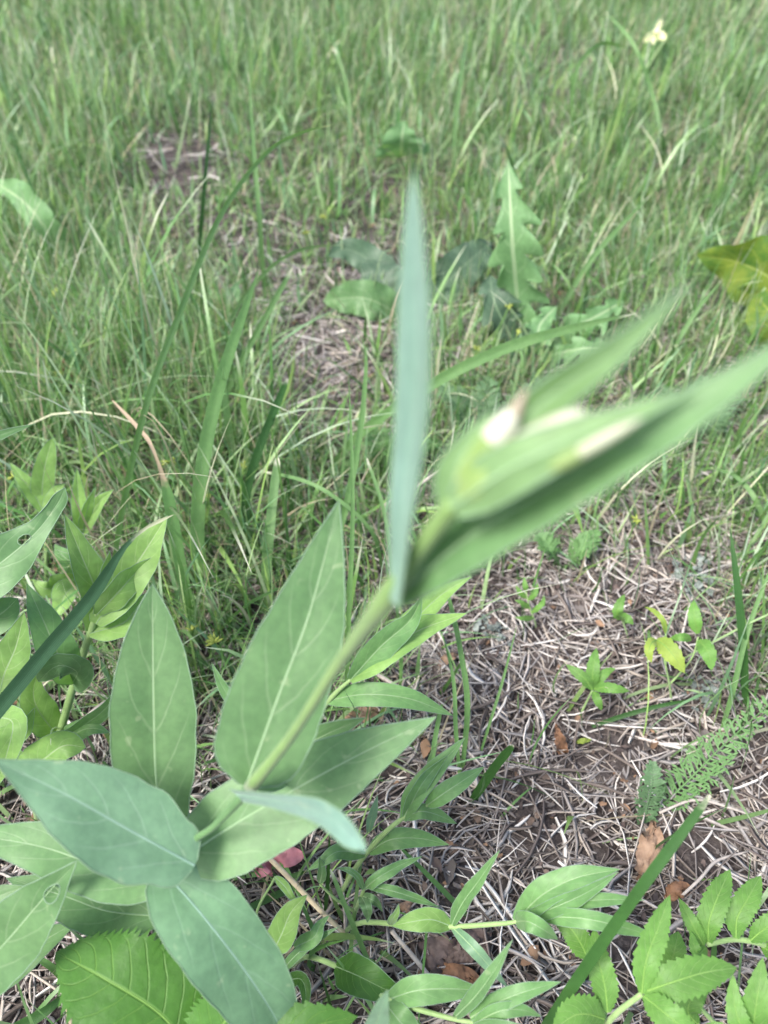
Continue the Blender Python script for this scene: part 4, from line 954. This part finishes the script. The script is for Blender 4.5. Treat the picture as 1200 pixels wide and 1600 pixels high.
blade('thin drooping blade with white tip pointing at the stiff dark blade', [A(600, 900, 0), A(580, 830, .05), A(520, 775, .07), A(470, 750, .07), A(412, 737, .06)], .0028, M['blade_tip'], TORN, roll=20)
blade('thin blade with white tip just left of the bud stem', [A(625, 1000, 0), A(615, 900, .04), A(600, 800, .07), A(573, 716, .09)], .0028, M['blade_tip'], TORN, roll=20)
blade('curved light blade leaning beside the dandelion leaf', [A(860, 520, 0), A(892, 455, .03), A(940, 385, .06), A(1018, 303, .09)], .0055, M['blade_tip'], BLADE, roll=15)
blade('withered blade with brown dry upper half in the long grass', [A(310, 1010, 0), A(285, 900, .04), A(262, 775, .08), A(238, 700, .105), A(215, 668, .11), A(176, 626, .115)], .0075, M['blade_brown'], [(0, .8), (.4, 1), (.56, .9), (.63, .4), (.8, .35), (.92, .3), (1, .12)], roll=15, n=36)
blade('blunt cut light green blade below the white bent tip', [A(410, 960, 0), A(418, 860, .04), A(425, 790, .06), A(434, 715, .08)], .0065, M['blade_tip'], TORN, roll=10)
blade('arching hairpin blade in the far lawn below the yellow flower', [A(900, 215, 0), A(893, 150, .05), A(905, 100, .085), A(940, 68, .10), A(985, 76, .085)], .0055, M['blade'], roll=20)
blade('bent blade falling across the litter under the yellow flower', [A(1040, 250, 0), A(1020, 150, .06), A(990, 70, .11), A(945, 18, .13)], .0055, M['blade_tip'], roll=20)
blade('tall upright blade behind the triangular leaf', [A(705, 300, 0), A(712, 190, .07), A(722, 110, .11), A(731, 45, .14)], .0055, M['blade_tip'], roll=20)
blade('pale upright blade at the lawn right of the triangular leaf', [A(545, 250, 0), A(545, 160, .05), A(535, 110, .08), A(522, 75, .10)], .0048, M['blade_tip'], TORN, roll=10)
blade('short dark cut blade sticking out of the straw beside the slender shoot', [A(735, 1255, 0), A(757, 1222, .02), A(778, 1192, .035), A(802, 1164, .05)], .0050, M['blade_dark'], TORN, roll=10)
blade('thin dark blade lying sideways over the straw under the seedlings', [A(925, 1135, .004), A(975, 1118, .012), A(1030, 1103, .018), A(1090, 1092, .02)], .0030, M['blade_dark'], BLADE, roll=20)
blade('fine yellow green stalk with white tip hanging over the ragged shoot', [A(590, 1545, 0), A(574, 1500, .02), A(545, 1430, .05), A(516, 1358, .07)], .0024, M['blade_tip'], TORN, roll=20)
blade('straight fine dark stalk beside the ragged shoot', [A(508, 1425, 0), A(511, 1390, .02), A(513, 1350, .04), A(515, 1300, .06)], .0022, M['blade_dark'], BLADE, roll=20)
blade('upright stem like blade from the tuft in the middle of the litter', [A(722, 1205, 0), A(730, 1100, .035), A(718, 1010, .06), A(700, 928, .08)], .0034, M['blade'], TORN, roll=20)
blade('thin blade leaning right from the tuft in the middle of the litter', [A(718, 1210, 0), A(712, 1140, .025), A(708, 1060, .045), A(690, 985, .06)], .0026, M['blade'], BLADE, roll=20)
blade('hair thin stalk crossing the straw beside the seedling with five leaflets', [A(748, 1185, 0), A(765, 1130, .02), A(785, 1065, .035), A(808, 975, .05)], .0018, M['blade'], BLADE, roll=20)
blade('short stalk in the tuft nearest the slender shoot', [A(672, 1215, 0), A(676, 1180, .012), A(682, 1140, .02), A(690, 1100, .03)], .0030, M['blade'], TORN, roll=20)
blade('single thin stalk beneath the folded bright leaf', [A(625, 1085, 0), A(626, 1060, .01), A(627, 1030, .02), A(628, 1000, .03)], .0024, M['blade'], TORN, roll=20)
blade('dark straight blade standing by the grass at the lichen', [A(1165, 1105, 0), A(1160, 1000, .04), A(1150, 900, .07), A(1140, 820, .09)], .0050, M['blade_dark'], BLADE, roll=15)
blade('bright yellow green stalk leaning over the feathery frond', [A(1125, 1150, 0), A(1145, 1080, .02), A(1170, 980, .045), A(1215, 860, .07)], .0032, M['blade'], BLADE, roll=15)
blade('thin pale blade slanting beside the yellowing leaf', [A(1025, 590, 0), A(1050, 550, .02), A(1085, 490, .045), A(1130, 435, .065)], .0042, M['blade_tip'], BLADE, roll=15)
blade('drooping pale blade in the thin grass under the long blurred leaf', [A(1200, 830, .01), A(1180, 780, .03), A(1150, 745, .035), A(1110, 730, .03)], .0036, M['blade_tip'], BLADE, roll=15)
blade('wide cut blade under the tall plant beside the serrated leaf', [A(235, 1545, 0), A(243, 1520, .012), A(255, 1492, .03), A(272, 1455, .06)], .0042, M['blade_dark'], BLADE, roll=15)
blade('dark folded blade lying at the edge of the big serrated leaf', [A(-30, 1640, .01), A(20, 1610, .015), A(70, 1580, .02), A(112, 1545, .02)], .0060, M['blade_dark'], BLADE, roll=25)
blade('thin green cut stalk over the dark hollow by the serrated leaf', [A(110, 1540, .004), A(95, 1525, .012), A(78, 1510, .018), A(58, 1497, .022)], .0036, M['blade'], TORN, roll=25)

def stalk(label, pts, r, mat):
    o = tube('dry_straw', pts, [(0, r), (.8, r*.9), (1, r*.6)], mat, None, n=14, sides=6)
    return tag(o, label, 'straw')
stalk('yellow dry straw slanting from under the tall plant to the ragged shoot', [A(395, 1315, .045), A(450, 1370, .035), A(510, 1432, .022), A(562, 1480, .010)], .0013, M['straw_tube'])
stalk('pale grey straw leaning on the brown leaves beside the creeping shoot', [A(612, 1455, .03), A(640, 1488, .02), A(660, 1512, .012), A(684, 1540, .004)], .0011, M['straw_grey'])
stalk('yellow straw stub standing beside the hollow at the serrated leaf', [A(118, 1620, .0), A(110, 1590, .01), A(104, 1560, .02), A(98, 1530, .03)], .0013, M['straw_tube'])
stalk('bent pale straw running up to the brown leaf curl by the leaflets', [A(1065, 1400, .01), A(1095, 1372, .014), A(1120, 1345, .012), A(1170, 1330, .008)], .0008, M['straw_grey'])
stalk('long pale straw bowed across the litter beside the rolled brown leaf', [A(1030, 1270, .012), A(1085, 1250, .014), A(1140, 1262, .012), A(1215, 1290, .008)], .0008, M['straw_grey'])
stalk('pale straw lying behind the bud stem in the grass', [A(600, 790, .02), A(650, 760, .025), A(690, 735, .03), A(730, 715, .03)], .0012, M['straw_grey'])
stalk('thick pale straw lying level in the litter below the slim tuft', [A(640, 1085, .008), A(600, 1060, .012), A(585, 1050, .012), A(570, 1030, .010)], .0014, M['straw_grey'])
stalk('short white straw among the yellow green shoots', [A(130, 1125, .02), A(145, 1112, .025), A(160, 1100, .028), A(178, 1088, .03)], .0012, M['straw_grey'])

# ------------------------------------------------------------------ dead leaves, lichen, flowers
def deadleaf(label, pts, wp, mat, fold=40, roll=0, prof=OVATE):
    dd = np.mean([depth(p) for p in pts])
    V, faces, uv, P, Nr, _ = leaf_geo(pts, px2m(wp*.8, dd), roll=roll, fold=fold, prof=prof, n=22, m=5, ripple=.45, rfreq=2.6, cup=.3, seed=len(label))
    rj = np.random.default_rng(len(label)); V = V+rj.normal(0, px2m(wp, dd)*.07, V.shape)
    return tag(place('dead_leaf', V, faces, mat, None, uv), label, 'dead leaf')
deadleaf('rolled orange brown dead leaf on the straw beside the thick dark blade', [A(1010, 1378, .006), A(1012, 1345, .014), A(1020, 1315, .016), A(1022, 1282, .008)], 26, M['dead_pale'], fold=-35)
deadleaf('small dark red brown leaf curl just below the rolled orange leaf', [A(1040, 1405, .004), A(1055, 1392, .01), A(1068, 1388, .01), A(1080, 1395, .004)], 16, M['dead'], fold=-30)
deadleaf('wide grey brown dead leaf between the creeping shoot and the low shoot', [A(640, 1500, .003), A(670, 1492, .008), A(700, 1490, .008), A(740, 1500, .003)], 30, M['dead_dark'], fold=-12, prof=ROUND)
deadleaf('dark crinkled dead leaf under the creeping shoot', [A(700, 1500, .003), A(725, 1480, .010), A(745, 1470, .010), A(770, 1475, .004)], 26, M['dead_dark'], fold=-20, prof=ROUND)
deadleaf('brown dead leaf flake at the end of the grey straw', [A(680, 1530, .003), A(705, 1525, .008), A(725, 1528, .008), A(748, 1540, .003)], 22, M['dead'], fold=-12, prof=ROUND)
deadleaf('orange dead leaf fragment in the straw beside the slim tuft', [A(685, 1040, .004), A(695, 1032, .010), A(704, 1026, .010), A(716, 1022, .006)], 10, M['dead_pale'], fold=-20)
deadleaf('brown bent leaf standing in the straw below the five leaved seedling', [A(880, 1180, .002), A(876, 1160, .012), A(872, 1145, .016), A(868, 1132, .016)], 12, M['dead'], fold=30)
deadleaf('small tan leaf bit beside the brown bent leaf', [A(900, 1160, .006), A(908, 1158, .008), A(915, 1157, .008), A(925, 1156, .006)], 5, M['lime'], fold=10)
deadleaf('orange brown dead leaf deep in the long grass', [A(100, 600, .01), A(108, 580, .02), A(116, 562, .025), A(124, 545, .025)], 20, M['dead'], fold=25)
deadleaf('reddish brown dead leaf lower in the long grass', [A(95, 625, .01), A(108, 614, .015), A(120, 605, .018), A(132, 596, .018)], 17, M['dead'], fold=20)
deadleaf('brown leaf under the folded bright leaf by the slender shoot', [A(535, 1135, .004), A(560, 1120, .010), A(580, 1115, .010), A(600, 1120, .004)], 16, M['dead_pale'], fold=-10)
deadleaf('small brown leaf in the litter above the creeping shoot', [A(622, 1430, .004), A(632, 1420, .010), A(640, 1415, .010), A(648, 1412, .006)], 12, M['dead_pale'], fold=-20)
deadleaf('small brown leaf below the pink sprig beside the drooping leaf', [A(285, 1490, .01), A(300, 1480, .018), A(312, 1478, .018), A(325, 1482, .012)], 16, M['dead'], fold=-10)

def lichen(label, c, R, seed):
    r = np.random.default_rng(seed)
    Vs, Fs, n0 = [], [], 0
    for i in range(38):
        p = c+np.array([r.normal(0, R*.5), r.normal(0, R*.5), r.uniform(0, R*.5)])
        s = r.uniform(.08, .25)*R; a = r.uniform(0, 6.28); tl = r.uniform(-.7, .7)
        e1 = np.array([cos(a), sin(a), tl]); e2 = np.array([-sin(a), cos(a), r.uniform(-.5, .5)])
        ring = [p+s*(cos(q)*e1+sin(q)*e2)*r.uniform(.6, 1.15)+np.array([0, 0, s*.4*sin(3*q)]) for q in np.linspace(0, 6.28, 9)[:-1]]
        Vs += [p]+ring
        Fs += [(n0, n0+1+k, n0+1+(k+1) % 8) for k in range(8)]; n0 += 9
    V = np.array(Vs)
    o = place('lichen_clump', V, np.array(Fs), M['lichen'], None)
    return tag(o, label, 'lichen')
lichen('crusty pale grey lichen clump in the grass by the dark straight blade', A(1085, 912, .005), .016, 1)
lichen('loose grey green lichen scraps under the yellowish seedling', A(1100, 1085, .004), .012, 2)
lichen('small pale lichen scrap under the folded bright leaf', A(765, 985, .004), .011, 3)

def spikelet(label, p, r=.006, k=8, seed=0, mat='yellow', grp=None):
    rr = np.random.default_rng(seed)
    b = np.array([p[0]+rr.normal(0, .008), p[1]+rr.normal(0, .008), 0]); b[2] = gz(b[0], b[1])
    t = thing('sedge_spikelet', label, 'sedge', b, grp)
    tube('stem', [b, (b+p)/2+np.array([rr.normal(0, .003), 0, 0]), p], .0005, M['stem_grass'], t, n=8, sides=5)
    for i in range(k):
        d = unit(np.array([rr.normal(), rr.normal(), rr.uniform(-.1, 1)]))
        tube('beak', [p, p+d*r*.5, p+d*r], [(0, r*.10), (.4, r*.17), (1, r*.02)], M[mat], t, n=6, sides=6)
SP = [(265, 722, .05, 'starry yellow green sedge head beside the withered blade'), (336, 1003, .05, 'starry yellow sedge head next to the upright leaf'), (88, 460, .05, 'pale yellow starry head in the left lawn'),
      (320, 775, .04, 'small yellow sedge head at the foot of the broad flat blade'), (380, 728, .04, 'yellow sedge head beside the stiff dark blade'),
      (92, 583, .04, 'yellow sedge head beside the orange brown dead leaf'), (300, 985, .04, 'dull yellow sedge head behind the upright leaf'), (995, 812, .04, 'tiny yellow head in the thin grass above the litter'),
      (795, 480, .07, 'yellow green spike head in front of the dandelion leaf'), (810, 520, .06, 'lower yellow green spike head at the dandelion foot'), (745, 545, .05, 'yellow green spike head above the sideways blade'),
      (505, 340, .06, 'yellow green head over the litter patch'), (478, 365, .05, 'yellow green head right of the white bent tip'), (20, 745, .06, 'yellow sedge head behind the small three leaved tip')]
for i, (x, y, h, lb) in enumerate(SP): spikelet(lb, A(x, y, h), .0045 if i not in (0, 1, 2) else .006, 9 if i in (0, 1, 2) else 7, i)

fl = thing('yellow_flower', 'pale yellow flower on a thin stalk in the far lawn', 'flower', A(1026, 110, 0))
fp = A(1024, 58, .06)
tube('stem', [A(1026, 110, 0), A(1025, 84, .03), fp], .0009, M['stem_pale'], fl, n=8, sides=6)
for i, (dx, dy, w) in enumerate([(-18, 8, .006), (10, -28, .004), (16, 4, .006), (-4, 12, .005), (2, -12, .005)]):
    tip = A(1024+dx, 58+dy, .065); 
    leaf(fl, [fp, (fp+tip)/2+np.array([0, 0, .004]), tip], w, M['petal'], name='petal', prof=ROUND, fold=15, n=10, m=3, ripple=.2, seed=i)
